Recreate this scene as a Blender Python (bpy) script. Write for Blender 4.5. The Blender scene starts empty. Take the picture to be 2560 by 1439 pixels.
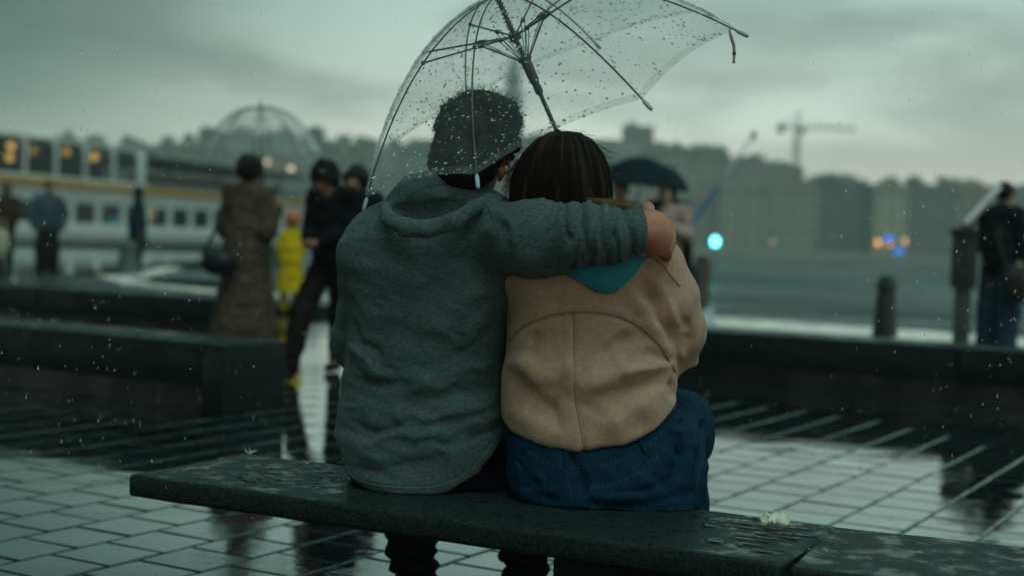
import bpy, bmesh, math, random
import numpy as np
from mathutils import Vector
from mathutils.bvhtree import BVHTree

R = math.radians
random.seed(7)
rng = np.random.default_rng(7)
scene = bpy.context.scene
COL = scene.collection

# ------------------------------------------------------------------ camera
EYE = np.array([0.0, 0.0, 0.95])
FPX, PITCH, ROLL = 3555.0, R(1.876), R(2.0)
FW = np.array([0, math.cos(PITCH), -math.sin(PITCH)])
_r0 = np.array([1.0, 0, 0])
_u0 = np.array([0, math.sin(PITCH), math.cos(PITCH)])
RT = math.cos(ROLL) * _r0 + math.sin(ROLL) * _u0
UP = -math.sin(ROLL) * _r0 + math.cos(ROLL) * _u0
cam = bpy.data.cameras.new('camera')
cam.sensor_width = 36.0
cam.lens = 36.0 * FPX / 2560.0
cam.clip_start, cam.clip_end = 0.05, 6000
cam.dof.use_dof = True
cam.dof.focus_distance = 3.12
cam.dof.aperture_fstop = 2.05
cam_ob = bpy.data.objects.new('camera', cam)
COL.objects.link(cam_ob)
from mathutils import Matrix
_m = Matrix(((RT[0], UP[0], -FW[0], EYE[0]), (RT[1], UP[1], -FW[1], EYE[1]), (RT[2], UP[2], -FW[2], EYE[2]), (0, 0, 0, 1)))
cam_ob.matrix_world = _m
scene.camera = cam_ob


def ray(u, v):
    return FW + RT * (u - 1280) / FPX + UP * (719.5 - v) / FPX


def at(u, v, y):                      # the point at depth y that shows at photo position u, v
    d = ray(u, v)
    return EYE + d * (y / d[1])


def proj(P):
    d = np.asarray(P) - EYE
    w = d @ FW
    return 1280 + FPX * (d @ RT) / w, 719.5 - FPX * (d @ UP) / w


# ------------------------------------------------------------------ world, sun, exposure
world = bpy.data.worlds.new('World')
scene.world = world
world.use_nodes = True
SUN_EL, SUN_AZ = R(66), R(165)        # azimuth clockwise from +Y: light from the right, behind the camera


def build_world():
    nt = world.node_tree
    nt.nodes.clear()
    N, L = nt.nodes.new, nt.links.new
    out = N('ShaderNodeOutputWorld')
    tc = N('ShaderNodeTexCoord')
    sep = N('ShaderNodeSeparateXYZ')
    L(tc.outputs['Generated'], sep.inputs[0])
    ramp = N('ShaderNodeValToRGB')      # overcast radiance by height above the horizon
    cr = ramp.color_ramp
    stops = [(0.0, (1.55, 1.48, 1.24)), (.03, (1.50, 1.44, 1.22)), (.07, (1.06, 1.12, .98)), (.12, (.72, .90, .80)),
             (.20, (.38, .62, .555)), (.45, (.150, .355, .325)), (1.0, (.140, .34, .315))]
    while len(cr.elements) < len(stops):
        cr.elements.new(.5)
    for e, (p, c) in zip(cr.elements, stops):
        e.position = p
        e.color = (*c, 1)
    L(sep.outputs[2], ramp.inputs[0])
    mp = N('ShaderNodeMapping')
    mp.inputs['Scale'].default_value = (1.0, 1.0, 3.6)
    mp.inputs['Rotation'].default_value = (0, R(5), 0)
    mp.inputs['Location'].default_value = (2.3, 0.7, 0.4)
    L(tc.outputs['Generated'], mp.inputs[0])
    n1 = N('ShaderNodeTexNoise')
    n1.inputs['Scale'].default_value = 4.2
    n1.inputs['Detail'].default_value = 5
    n1.inputs['Roughness'].default_value = .5
    n1.inputs['Distortion'].default_value = .35
    L(mp.outputs[0], n1.inputs['Vector'])
    mr = N('ShaderNodeMapRange')
    mr.interpolation_type = 'SMOOTHSTEP'
    for k, v in zip(('From Min', 'From Max', 'To Min', 'To Max'), (.36, .64, .64, 1.14)):
        mr.inputs[k].default_value = v
    L(n1.outputs['Fac'], mr.inputs['Value'])
    # the heavier cloud bank to the left, thinning out at the horizon
    ml = N('ShaderNodeMapRange')
    ml.interpolation_type = 'SMOOTHSTEP'
    for k, v in zip(('From Min', 'From Max', 'To Min', 'To Max'), (-.40, -.04, 0.0, 1.0)):
        ml.inputs[k].default_value = v
    L(sep.outputs[0], ml.inputs['Value'])
    mz = N('ShaderNodeMapRange')
    mz.interpolation_type = 'SMOOTHSTEP'
    for k, v in zip(('From Min', 'From Max', 'To Min', 'To Max'), (.0, .10, .30, 1.0)):
        mz.inputs[k].default_value = v
    L(sep.outputs[2], mz.inputs['Value'])
    inv = N('ShaderNodeMath')
    inv.operation = 'SUBTRACT'
    inv.inputs[0].default_value = 1.0
    L(ml.outputs[0], inv.inputs[1])
    fac = N('ShaderNodeMath')
    fac.operation = 'MULTIPLY'
    L(inv.outputs[0], fac.inputs[0])
    L(mz.outputs[0], fac.inputs[1])
    bank = N('ShaderNodeMix')
    bank.data_type = 'RGBA'
    bank.blend_type = 'MULTIPLY'
    bank.inputs[7].default_value = (.085, .175, .16, 1)     # heavy rain cloud
    L(fac.outputs[0], bank.inputs[0])
    L(ramp.outputs[0], bank.inputs[6])
    vm = N('ShaderNodeVectorMath')
    vm.operation = 'SCALE'
    L(bank.outputs[2], vm.inputs[0])
    L(mr.outputs[0], vm.inputs['Scale'])
    bg = N('ShaderNodeBackground')
    bg.inputs['Strength'].default_value = 1.0
    L(vm.outputs[0], bg.inputs['Color'])
    sky = N('ShaderNodeTexSky')
    sky.sky_type = 'NISHITA'
    sky.sun_disc = False
    sky.sun_elevation, sky.sun_rotation = SUN_EL, SUN_AZ
    sky.air_density, sky.dust_density = 1.6, 4.0
    bg2 = N('ShaderNodeBackground')
    bg2.inputs['Strength'].default_value = .05
    L(sky.outputs[0], bg2.inputs['Color'])
    mix = N('ShaderNodeMixShader')
    mix.inputs[0].default_value = .94     # nearly closed cloud cover over the clear sky
    L(bg2.outputs[0], mix.inputs[1])
    L(bg.outputs[0], mix.inputs[2])
    L(mix.outputs[0], out.inputs['Surface'])


build_world()
sun = bpy.data.lights.new('sun', 'SUN')
sun.energy = 1.4
sun.angle = R(40)
sun.color = (.74, 1.0, .95)
sun_ob = bpy.data.objects.new('sun', sun)
COL.objects.link(sun_ob)
_sd = Vector((math.sin(SUN_AZ) * math.cos(SUN_EL), math.cos(SUN_AZ) * math.cos(SUN_EL), math.sin(SUN_EL)))
sun_ob.rotation_euler = _sd.to_track_quat('Z', 'Y').to_euler()

scene.view_settings.view_transform = 'Standard'
scene.view_settings.look = 'None'
scene.view_settings.exposure = 0.0
scene.view_settings.gamma = 1.0
scene.view_settings.use_curve_mapping = False
scene.cycles.use_denoising = True
scene.cycles.max_bounces = 10
scene.cycles.transparent_max_bounces = 24
scene.cycles.transmission_bounces = 8
scene.cycles.volume_bounces = 1
scene.cycles.sample_clamp_indirect = 6.0
scene.cycles.caustics_reflective = False
scene.cycles.caustics_refractive = False


# ------------------------------------------------------------------ materials
MATS = {}


def new_mat(name):
    m = bpy.data.materials.new(name)
    m.use_nodes = True
    nt = m.node_tree
    return m, nt, nt.nodes['Principled BSDF']


def mat(name, col, rough=.6, col2=None, scale=8.0, stretch=(1, 1, 1), detail=4, spec=.2, metal=0.0, bump=0.0,
        bscale=None, bdist=.002, sheen=0.0, contrast=(.35, .65), rough2=None, emit=None, estr=0.0, per_object=0.0):
    if name in MATS:
        return MATS[name]
    m, nt, b = new_mat(name)
    N, L = nt.nodes.new, nt.links.new
    b.inputs['Base Color'].default_value = (*col, 1)
    b.inputs['Roughness'].default_value = rough
    b.inputs['Specular IOR Level'].default_value = spec
    b.inputs['Metallic'].default_value = metal
    if sheen:
        b.inputs['Sheen Weight'].default_value = sheen
        b.inputs['Sheen Roughness'].default_value = .6
    tc = N('ShaderNodeTexCoord')
    mp = N('ShaderNodeMapping')
    mp.inputs['Scale'].default_value = stretch
    L(tc.outputs['Object'], mp.inputs[0])
    n = N('ShaderNodeTexNoise')
    n.inputs['Scale'].default_value = scale
    n.inputs['Detail'].default_value = detail
    n.inputs['Roughness'].default_value = .6
    L(mp.outputs[0], n.inputs['Vector'])
    mr = N('ShaderNodeMapRange')
    mr.inputs['From Min'].default_value, mr.inputs['From Max'].default_value = contrast
    L(n.outputs['Fac'], mr.inputs['Value'])
    if col2 is None:
        col2 = tuple(c * .75 for c in col)
    mx = N('ShaderNodeMix')
    mx.data_type = 'RGBA'
    mx.inputs[6].default_value = (*col, 1)
    mx.inputs[7].default_value = (*col2, 1)
    L(mr.outputs[0], mx.inputs[0])
    src = mx.outputs[2]
    if per_object:
        oi = N('ShaderNodeObjectInfo')
        hv = N('ShaderNodeHueSaturation')
        m2 = N('ShaderNodeMapRange')
        m2.inputs['To Min'].default_value, m2.inputs['To Max'].default_value = 1 - per_object, 1 + per_object
        L(oi.outputs['Random'], m2.inputs['Value'])
        L(m2.outputs[0], hv.inputs['Value'])
        L(src, hv.inputs['Color'])
        src = hv.outputs[0]
    L(src, b.inputs['Base Color'])
    if rough2 is not None:
        m3 = N('ShaderNodeMapRange')
        m3.inputs['To Min'].default_value, m3.inputs['To Max'].default_value = rough, rough2
        L(mr.outputs[0], m3.inputs['Value'])
        L(m3.outputs[0], b.inputs['Roughness'])
    if bump:
        nb = N('ShaderNodeTexNoise')
        nb.inputs['Scale'].default_value = bscale or scale * 4
        nb.inputs['Detail'].default_value = 3
        L(mp.outputs[0], nb.inputs['Vector'])
        bp = N('ShaderNodeBump')
        bp.inputs['Strength'].default_value = bump
        bp.inputs['Distance'].default_value = bdist
        L(nb.outputs['Fac'], bp.inputs['Height'])
        L(bp.outputs[0], b.inputs['Normal'])
    if emit:
        b.inputs['Emission Color'].default_value = (*emit, 1)
        b.inputs['Emission Strength'].default_value = estr
    MATS[name] = m
    return m


def sheet_fresnel(nt, f0=.04, scale=1.0):
    """mirror share of a thin sheet, the same from either side"""
    N, L = nt.nodes.new, nt.links.new
    lw = N('ShaderNodeLayerWeight')
    lw.inputs['Blend'].default_value = .5
    pw = N('ShaderNodeMath')
    pw.operation = 'POWER'
    pw.inputs[1].default_value = 5
    L(lw.outputs['Facing'], pw.inputs[0])
    mr = N('ShaderNodeMapRange')
    mr.inputs['To Min'].default_value, mr.inputs['To Max'].default_value = f0 * scale, scale
    L(pw.outputs[0], mr.inputs['Value'])
    return mr


def glassy(name, tint, fac=.5, rough=.03):
    """thin dark window glass: part see-through, part mirror"""
    if name in MATS:
        return MATS[name]
    m, nt, b = new_mat(name)
    nt.nodes.remove(b)
    N, L = nt.nodes.new, nt.links.new
    out = nt.nodes['Material Output']
    tr = N('ShaderNodeBsdfTransparent')
    tr.inputs[0].default_value = (*tint, 1)
    gl = N('ShaderNodeBsdfGlossy')
    gl.inputs['Color'].default_value = (.30, .36, .36, 1)
    gl.inputs['Roughness'].default_value = rough
    lw = sheet_fresnel(nt)
    mx = N('ShaderNodeMixShader')
    L(lw.outputs[0], mx.inputs[0])
    L(tr.outputs[0], mx.inputs[1])
    L(gl.outputs[0], mx.inputs[2])
    L(mx.outputs[0], out.inputs['Surface'])
    MATS[name] = m
    return m


def film_mat(name, milk=.12, tint=(.985, .99, .985), spec=1.0):
    """clear umbrella vinyl: mostly transparent, slightly milky, with a soft sheen"""
    if name in MATS:
        return MATS[name]
    m, nt, b = new_mat(name)
    nt.nodes.remove(b)
    N, L = nt.nodes.new, nt.links.new
    out = nt.nodes['Material Output']
    tr = N('ShaderNodeBsdfTransparent')
    tr.inputs[0].default_value = (*tint, 1)
    di = N('ShaderNodeBsdfDiffuse')
    di.inputs[0].default_value = (.92, .95, .93, 1)
    tl = N('ShaderNodeBsdfTranslucent')
    tl.inputs[0].default_value = (.92, .95, .93, 1)
    a1 = N('ShaderNodeMixShader')
    a1.inputs[0].default_value = .85
    L(di.outputs[0], a1.inputs[1])
    L(tl.outputs[0], a1.inputs[2])
    tc = N('ShaderNodeTexCoord')
    nz = N('ShaderNodeTexNoise')
    nz.inputs['Scale'].default_value = 22
    nz.inputs['Detail'].default_value = 6
    L(tc.outputs['Object'], nz.inputs['Vector'])
    mr = N('ShaderNodeMapRange')
    mr.inputs['From Min'].default_value, mr.inputs['From Max'].default_value = .3, .7
    mr.inputs['To Min'].default_value, mr.inputs['To Max'].default_value = milk * .75, milk * 1.3
    L(nz.outputs['Fac'], mr.inputs['Value'])
    mx = N('ShaderNodeMixShader')
    L(mr.outputs[0], mx.inputs[0])
    L(tr.outputs[0], mx.inputs[1])
    L(a1.outputs[0], mx.inputs[2])
    gl = N('ShaderNodeBsdfGlossy')
    gl.inputs['Roughness'].default_value = .12
    ml = sheet_fresnel(nt, .035, .8 * spec)
    m2 = N('ShaderNodeMixShader')
    L(ml.outputs[0], m2.inputs[0])
    L(mx.outputs[0], m2.inputs[1])
    L(gl.outputs[0], m2.inputs[2])
    L(m2.outputs[0], out.inputs['Surface'])
    MATS[name] = m
    return m


def water_drop_mat():
    if 'rain_water' in MATS:
        return MATS['rain_water']
    m, nt, b = new_mat('rain_water')
    b.inputs['Base Color'].default_value = (1, 1, 1, 1)
    b.inputs['Transmission Weight'].default_value = 1
    b.inputs['IOR'].default_value = 1.33
    b.inputs['Roughness'].default_value = .02
    MATS['rain_water'] = m
    return m


def wet_stone(name, c1, c2, r_wet=.07, r_dry=.3, scale=14, per=0.12, pits=.5, bdist=.0015, spec=.5, pit_scale=160, wet=(.42, .62), ripple=0.0, coat=0.0):
    """dark stone under a broken film of rain water: the film is glossy and smooth, the rest rough and pitted"""
    if name in MATS:
        return MATS[name]
    m, nt, b = new_mat(name)
    N, L = nt.nodes.new, nt.links.new
    tc = N('ShaderNodeNewGeometry')
    n = N('ShaderNodeTexNoise')
    n.inputs['Scale'].default_value = scale
    n.inputs['Detail'].default_value = 6
    n.inputs['Roughness'].default_value = .65
    L(tc.outputs['Position'], n.inputs['Vector'])
    gr = N('ShaderNodeTexNoise')
    gr.inputs['Scale'].default_value = pit_scale
    gr.inputs['Detail'].default_value = 3
    L(tc.outputs['Position'], gr.inputs['Vector'])
    mx = N('ShaderNodeMix')
    mx.data_type = 'RGBA'
    mx.inputs[6].default_value = (*c1, 1)
    mx.inputs[7].default_value = (*c2, 1)
    mg = N('ShaderNodeMapRange')
    mg.inputs['From Min'].default_value, mg.inputs['From Max'].default_value = .35, .65
    L(gr.outputs['Fac'], mg.inputs['Value'])
    L(mg.outputs[0], mx.inputs[0])
    oi = N('ShaderNodeObjectInfo')
    hv = N('ShaderNodeHueSaturation')
    m2 = N('ShaderNodeMapRange')
    m2.inputs['To Min'].default_value, m2.inputs['To Max'].default_value = 1 - per, 1 + per
    L(oi.outputs['Random'], m2.inputs['Value'])
    L(m2.outputs[0], hv.inputs['Value'])
    L(mx.outputs[2], hv.inputs['Color'])
    L(hv.outputs[0], b.inputs['Base Color'])
    wm = N('ShaderNodeMapRange')
    wm.interpolation_type = 'SMOOTHSTEP'
    wm.inputs['From Min'].default_value, wm.inputs['From Max'].default_value = wet
    L(n.outputs['Fac'], wm.inputs['Value'])
    rr = N('ShaderNodeMapRange')
    rr.inputs['To Min'].default_value, rr.inputs['To Max'].default_value = r_dry, r_wet
    L(wm.outputs[0], rr.inputs['Value'])
    L(rr.outputs[0], b.inputs['Roughness'])
    b.inputs['Specular IOR Level'].default_value = spec
    bp = N('ShaderNodeBump')
    bs = N('ShaderNodeMapRange')
    bs.inputs['To Min'].default_value, bs.inputs['To Max'].default_value = pits, pits * .08
    L(wm.outputs[0], bs.inputs['Value'])
    L(bs.outputs[0], bp.inputs['Strength'])
    bp.inputs['Distance'].default_value = bdist
    L(gr.outputs['Fac'], bp.inputs['Height'])
    last = bp
    if ripple:
        nr = N('ShaderNodeTexNoise')
        nr.inputs['Scale'].default_value = 26
        nr.inputs['Detail'].default_value = 2
        L(tc.outputs['Position'], nr.inputs['Vector'])
        b2 = N('ShaderNodeBump')
        b2.inputs['Strength'].default_value = ripple
        b2.inputs['Distance'].default_value = .002
        L(nr.outputs['Fac'], b2.inputs['Height'])
        L(bp.outputs[0], b2.inputs['Normal'])
        last = b2
    L(last.outputs[0], b.inputs['Normal'])
    if coat:
        b.inputs['Coat Weight'].default_value = coat
        b.inputs['Coat IOR'].default_value = 1.4
        b.inputs['Coat Roughness'].default_value = .03
        L(last.outputs[0], b.inputs['Coat Normal'])
    MATS[name] = m
    return m


def emitter(name, col, strength):
    return mat(name, tuple(min(1, c) * .5 for c in col), rough=.4, emit=col, estr=strength)


# ------------------------------------------------------------------ object helpers
def wloc(o):
    v = Vector((0, 0, 0))
    while o is not None:
        v = v + o.location
        o = o.parent
    return np.array(v)


def tag(o, label=None, cat=None, group=None, kind=None):
    if label:
        o['label'] = label
    if cat:
        o['category'] = cat
    if group:
        o['group'] = group
    if kind:
        o['kind'] = kind
    return o


def thing(name, loc, label, cat, group=None):
    o = bpy.data.objects.new(name, None)
    o.location = Vector(loc)
    o.empty_display_size = .1
    COL.objects.link(o)
    return tag(o, label, cat, group)


def link(name, me, material, parent=None, origin=None):
    o = bpy.data.objects.new(name, me)
    COL.objects.link(o)
    if material is not None and len(me.materials) == 0:
        me.materials.append(material)
    if parent is not None:
        o.parent = parent
    if origin is not None:
        o.location = Vector(np.asarray(origin, float) - (wloc(parent) if parent is not None else 0))
    return o


def quad_mesh(name, V, F, material, parent=None, smooth=True, origin=None):
    """fast path: V (n,3), F (m,4) or (m,3) in world coordinates"""
    V = np.asarray(V, np.float32)
    F = np.asarray(F, np.int32)
    base = np.asarray(origin, float) if origin is not None else (wloc(parent) if parent is not None else np.zeros(3))
    me = bpy.data.meshes.new(name)
    me.vertices.add(len(V))
    me.vertices.foreach_set('co', (V - base.astype(np.float32)).ravel())
    k = F.shape[1]
    me.loops.add(F.size)
    me.loops.foreach_set('vertex_index', F.ravel())
    me.polygons.add(len(F))
    me.polygons.foreach_set('loop_start', np.arange(0, F.size, k, dtype=np.int32))
    me.update(calc_edges=True)
    me.validate()
    if smooth:
        me.polygons.foreach_set('use_smooth', np.ones(len(me.polygons), bool))
    me.update()
    return link(name, me, material, parent, base)


class MB:
    """collects shapes in world coordinates; build() links them as one mesh object"""

    def __init__(self):
        self.v, self.f = [], []

    def add(self, V, F):
        o = len(self.v)
        self.v += [tuple(map(float, p)) for p in V]
        self.f += [tuple(int(i) + o for i in q) for q in F]
        return self

    def box(self, c, size, yaw=0.0, bevel=0.0, seg=2, rot=None):
        bm = bmesh.new()
        bmesh.ops.create_cube(bm, size=1)
        for v in bm.verts:
            v.co = Vector((v.co.x * size[0], v.co.y * size[1], v.co.z * size[2]))
        if bevel:
            bmesh.ops.bevel(bm, geom=list(bm.edges), offset=bevel, segments=seg, profile=.6, affect='EDGES')
        bm.verts.index_update()
        M = np.array([[math.cos(yaw), -math.sin(yaw), 0], [math.sin(yaw), math.cos(yaw), 0], [0, 0, 1]]) if rot is None else np.asarray(rot)
        V = [M @ np.array(v.co) + np.asarray(c) for v in bm.verts]
        F = [[v.index for v in f.verts] for f in bm.faces]
        bm.free()
        return self.add(V, F)

    def tube(self, pts, r, n=8, cap=True):
        P = [np.asarray(p, float) for p in pts]
        rr = list(r) if hasattr(r, '__len__') else [r] * len(P)
        V, F = [], []
        t0 = P[1] - P[0]
        ref = np.array([0, 0, 1.0]) if abs(t0[2]) < .9 * np.linalg.norm(t0) else np.array([1.0, 0, 0])
        for i, p in enumerate(P):
            t = P[min(i + 1, len(P) - 1)] - P[max(i - 1, 0)]
            t = t / (np.linalg.norm(t) + 1e-12)
            a = np.cross(ref, t)
            if np.linalg.norm(a) < 1e-4:
                a = np.cross([1, 0, 0], t)
            a /= np.linalg.norm(a) + 1e-12
            b = np.cross(t, a)
            ref = b if abs(b @ ref) > .2 else ref
            for k in range(n):
                w = 2 * math.pi * k / n
                V.append(p + rr[i] * (math.cos(w) * a + math.sin(w) * b))
        for i in range(len(P) - 1):
            for k in range(n):
                F.append((i * n + k, i * n + (k + 1) % n, (i + 1) * n + (k + 1) % n, (i + 1) * n + k))
        if cap:
            F.append(tuple(range(n - 1, -1, -1)))
            F.append(tuple((len(P) - 1) * n + k for k in range(n)))
        return self.add(V, F)

    def lathe(self, prof, c, n=20, axis=None):
        """prof: (r, h) pairs along the axis from c"""
        ax = np.array([0, 0, 1.0]) if axis is None else np.asarray(axis) / np.linalg.norm(axis)
        x = np.cross(ax, [0, 1, 0])
        if np.linalg.norm(x) < 1e-3:
            x = np.cross(ax, [1, 0, 0])
        x /= np.linalg.norm(x)
        y = np.cross(ax, x)
        V, F = [], []
        for r, h in prof:
            for k in range(n):
                w = 2 * math.pi * k / n
                V.append(np.asarray(c) + ax * h + r * (math.cos(w) * x + math.sin(w) * y))
        for i in range(len(prof) - 1):
            for k in range(n):
                F.append((i * n + k, i * n + (k + 1) % n, (i + 1) * n + (k + 1) % n, (i + 1) * n + k))
        F.append(tuple(range(n - 1, -1, -1)))
        F.append(tuple((len(prof) - 1) * n + k for k in range(n)))
        return self.add(V, F)

    def ball(self, c, rad, n=10, m=7):
        rad = np.broadcast_to(np.asarray(rad, float), (3,))
        V = [np.asarray(c) + rad * [0, 0, -1]]
        for i in range(1, m):
            a = -math.pi / 2 + math.pi * i / m
            for k in range(n):
                w = 2 * math.pi * k / n
                V.append(np.asarray(c) + rad * [math.cos(a) * math.cos(w), math.cos(a) * math.sin(w), math.sin(a)])
        V.append(np.asarray(c) + rad * [0, 0, 1])
        F = [(0, 1 + (k + 1) % n, 1 + k) for k in range(n)]
        for i in range(m - 2):
            for k in range(n):
                a = 1 + i * n
                F.append((a + k, a + (k + 1) % n, a + n + (k + 1) % n, a + n + k))
        t = len(V) - 1
        F += [(t, 1 + (m - 2) * n + k, 1 + (m - 2) * n + (k + 1) % n) for k in range(n)]
        return self.add(V, F)

    def build(self, name, material, parent=None, smooth=False, origin=None, auto=False):
        base = np.asarray(origin, float) if origin is not None else (wloc(parent) if parent is not None else np.zeros(3))
        me = bpy.data.meshes.new(name)
        me.from_pydata([tuple(np.array(p) - base) for p in self.v], [], self.f)
        me.update()
        if smooth or auto:
            me.polygons.foreach_set('use_smooth', np.ones(len(me.polygons), bool))
        if auto:
            me.set_sharp_from_angle(angle=R(35))
        return link(name, me, material, parent, base)


def merge_fast(name, parts, material, parent=None, smooth=False, origin=None):
    """parts: list of (V,F) numpy arrays with the same face size"""
    vs, fs, o = [], [], 0
    for V, F in parts:
        vs.append(V)
        fs.append(F + o)
        o += len(V)
    return quad_mesh(name, np.concatenate(vs), np.concatenate(fs), material, parent, smooth, origin)


# ------------------------------------------------------------------ noise and distance-field sculpting
def _hash(i, j, k):
    h = (i * 374761393 + j * 668265263 + k * 2147483647 * 0 + k * 1274126177) & 0xFFFFFFFF
    h = ((h ^ (h >> 13)) * 1274126177) & 0xFFFFFFFF
    return ((h ^ (h >> 16)) & 0xFFFF) / 65535.0


def vnoise(P):
    P = np.asarray(P, float)
    I = np.floor(P).astype(np.int64)
    f = P - I
    f = f * f * f * (f * (f * 6 - 15) + 10)
    r = 0
    for dx in (0, 1):
        for dy in (0, 1):
            for dz in (0, 1):
                w = (f[:, 0] if dx else 1 - f[:, 0]) * (f[:, 1] if dy else 1 - f[:, 1]) * (f[:, 2] if dz else 1 - f[:, 2])
                r = r + w * _hash(I[:, 0] + dx, I[:, 1] + dy, I[:, 2] + dz)
    return r * 2 - 1


def fbm(P, o=3):
    r, a = 0, 1.0
    for _ in range(o):
        r = r + a * vnoise(P)
        P = P * 2.03 + 11.7
        a *= .5
    return r


def smin(a, b, k):
    if k <= 0:
        return np.minimum(a, b)
    h = np.clip(.5 + .5 * (b - a) / k, 0, 1)
    return b + (a - b) * h - k * h * (1 - h)


def rot_axes(fwd, up):
    f = np.asarray(fwd, float)
    f = f / np.linalg.norm(f)
    u = np.asarray(up, float)
    u = u - f * (u @ f)
    u /= np.linalg.norm(u)
    r = np.cross(f, u)
    return np.array([r, f, u])         # rows: right, forward, up


class SDF:
    def __init__(self):
        self.p = []

    def cone(self, a, b, ra, rb, k=.03, op='add'):
        a, b = np.asarray(a, float), np.asarray(b, float)
        ab = b - a
        L2 = ab @ ab + 1e-12

        def fn(P):
            d = P - a
            t = np.clip((d @ ab) / L2, 0, 1)
            return np.linalg.norm(d - t[..., None] * ab, axis=-1) - (ra + (rb - ra) * t)
        r = max(ra, rb)
        self.p.append((fn, np.minimum(a, b) - r, np.maximum(a, b) + r, k, op))
        return self

    def chain(self, pts, rs, k=.03, op='add'):
        for i in range(len(pts) - 1):
            self.cone(pts[i], pts[i + 1], rs[i], rs[i + 1], k, op)
        return self

    def ell(self, c, rad, axes=None, k=.03, op='add'):
        c, rad = np.asarray(c, float), np.asarray(rad, float)
        A = np.eye(3) if axes is None else np.asarray(axes)

        def fn(P):
            q = (P - c) @ A.T
            k0 = np.linalg.norm(q / rad, axis=-1)
            k1 = np.linalg.norm(q / (rad * rad), axis=-1) + 1e-9
            return k0 * (k0 - 1) / k1
        r = rad.max()
        self.p.append((fn, c - r, c + r, k, op))
        return self

    def loft(self, rows, k=.03, op='add', pw=2.4):
        """rows of (z, xl, xr, yc, hd): stacked rounded cross-sections"""
        A = np.array(sorted(rows, key=lambda r: r[0]), float)

        def fn(P):
            z = P[..., 2]
            xl, xr, yc, hd = (np.interp(z, A[:, 0], A[:, i]) for i in (1, 2, 3, 4))
            cx, a = (xl + xr) / 2, np.maximum((xr - xl) / 2, .01)
            q = (np.abs((P[..., 0] - cx) / a) ** pw + np.abs((P[..., 1] - yc) / hd) ** pw) ** (1 / pw)
            d = (q - 1) * np.minimum(a, hd)
            dz = np.maximum(A[0, 0] - z, z - A[-1, 0])
            return np.maximum(d, dz)
        lo = np.array([A[:, 1].min(), (A[:, 3] - A[:, 4]).min(), A[0, 0]])
        hi = np.array([A[:, 2].max(), (A[:, 3] + A[:, 4]).max(), A[-1, 0]])
        self.p.append((fn, lo, hi, k, op))
        return self

    def cut(self, fn):
        """keep only where fn(P) < 0"""
        self.p.append((fn, None, None, 0, 'cut'))
        return self

    def mesh(self, res, smooth=2, pad=.02):
        lo = np.min([q[1] for q in self.p if q[1] is not None and q[4] == 'add'], 0) - pad - res * 2
        hi = np.max([q[2] for q in self.p if q[2] is not None and q[4] == 'add'], 0) + pad + res * 2
        n = np.ceil((hi - lo) / res).astype(int) + 1
        ax = [lo[i] + res * np.arange(n[i]) for i in range(3)]
        D = np.full(n, .5, np.float32)

        def grid(sl):
            g = np.meshgrid(ax[0][sl[0]], ax[1][sl[1]], ax[2][sl[2]], indexing='ij')
            return np.stack(g, -1)
        for fn, a, b, k, op in self.p:
            if a is None:
                sl = (slice(0, n[0]), slice(0, n[1]), slice(0, n[2]))
            else:
                m = k + .03 + res * 2
                i0 = np.clip(np.floor((a - m - lo) / res).astype(int), 0, n - 1)
                i1 = np.clip(np.ceil((b + m - lo) / res).astype(int) + 1, 1, n)
                if (i1 <= i0).any():
                    continue
                sl = tuple(slice(i0[i], i1[i]) for i in range(3))
            d = fn(grid(sl)).astype(np.float32)
            if op == 'add':
                D[sl] = smin(D[sl], d, k)
            elif op == 'sub':
                D[sl] = -smin(-D[sl], d, k)
            else:
                D[sl] = np.maximum(D[sl], d)
        V, F = surfnet(D, lo, res)
        if smooth:
            V = laplace(V, F, smooth)
        return V, F


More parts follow.
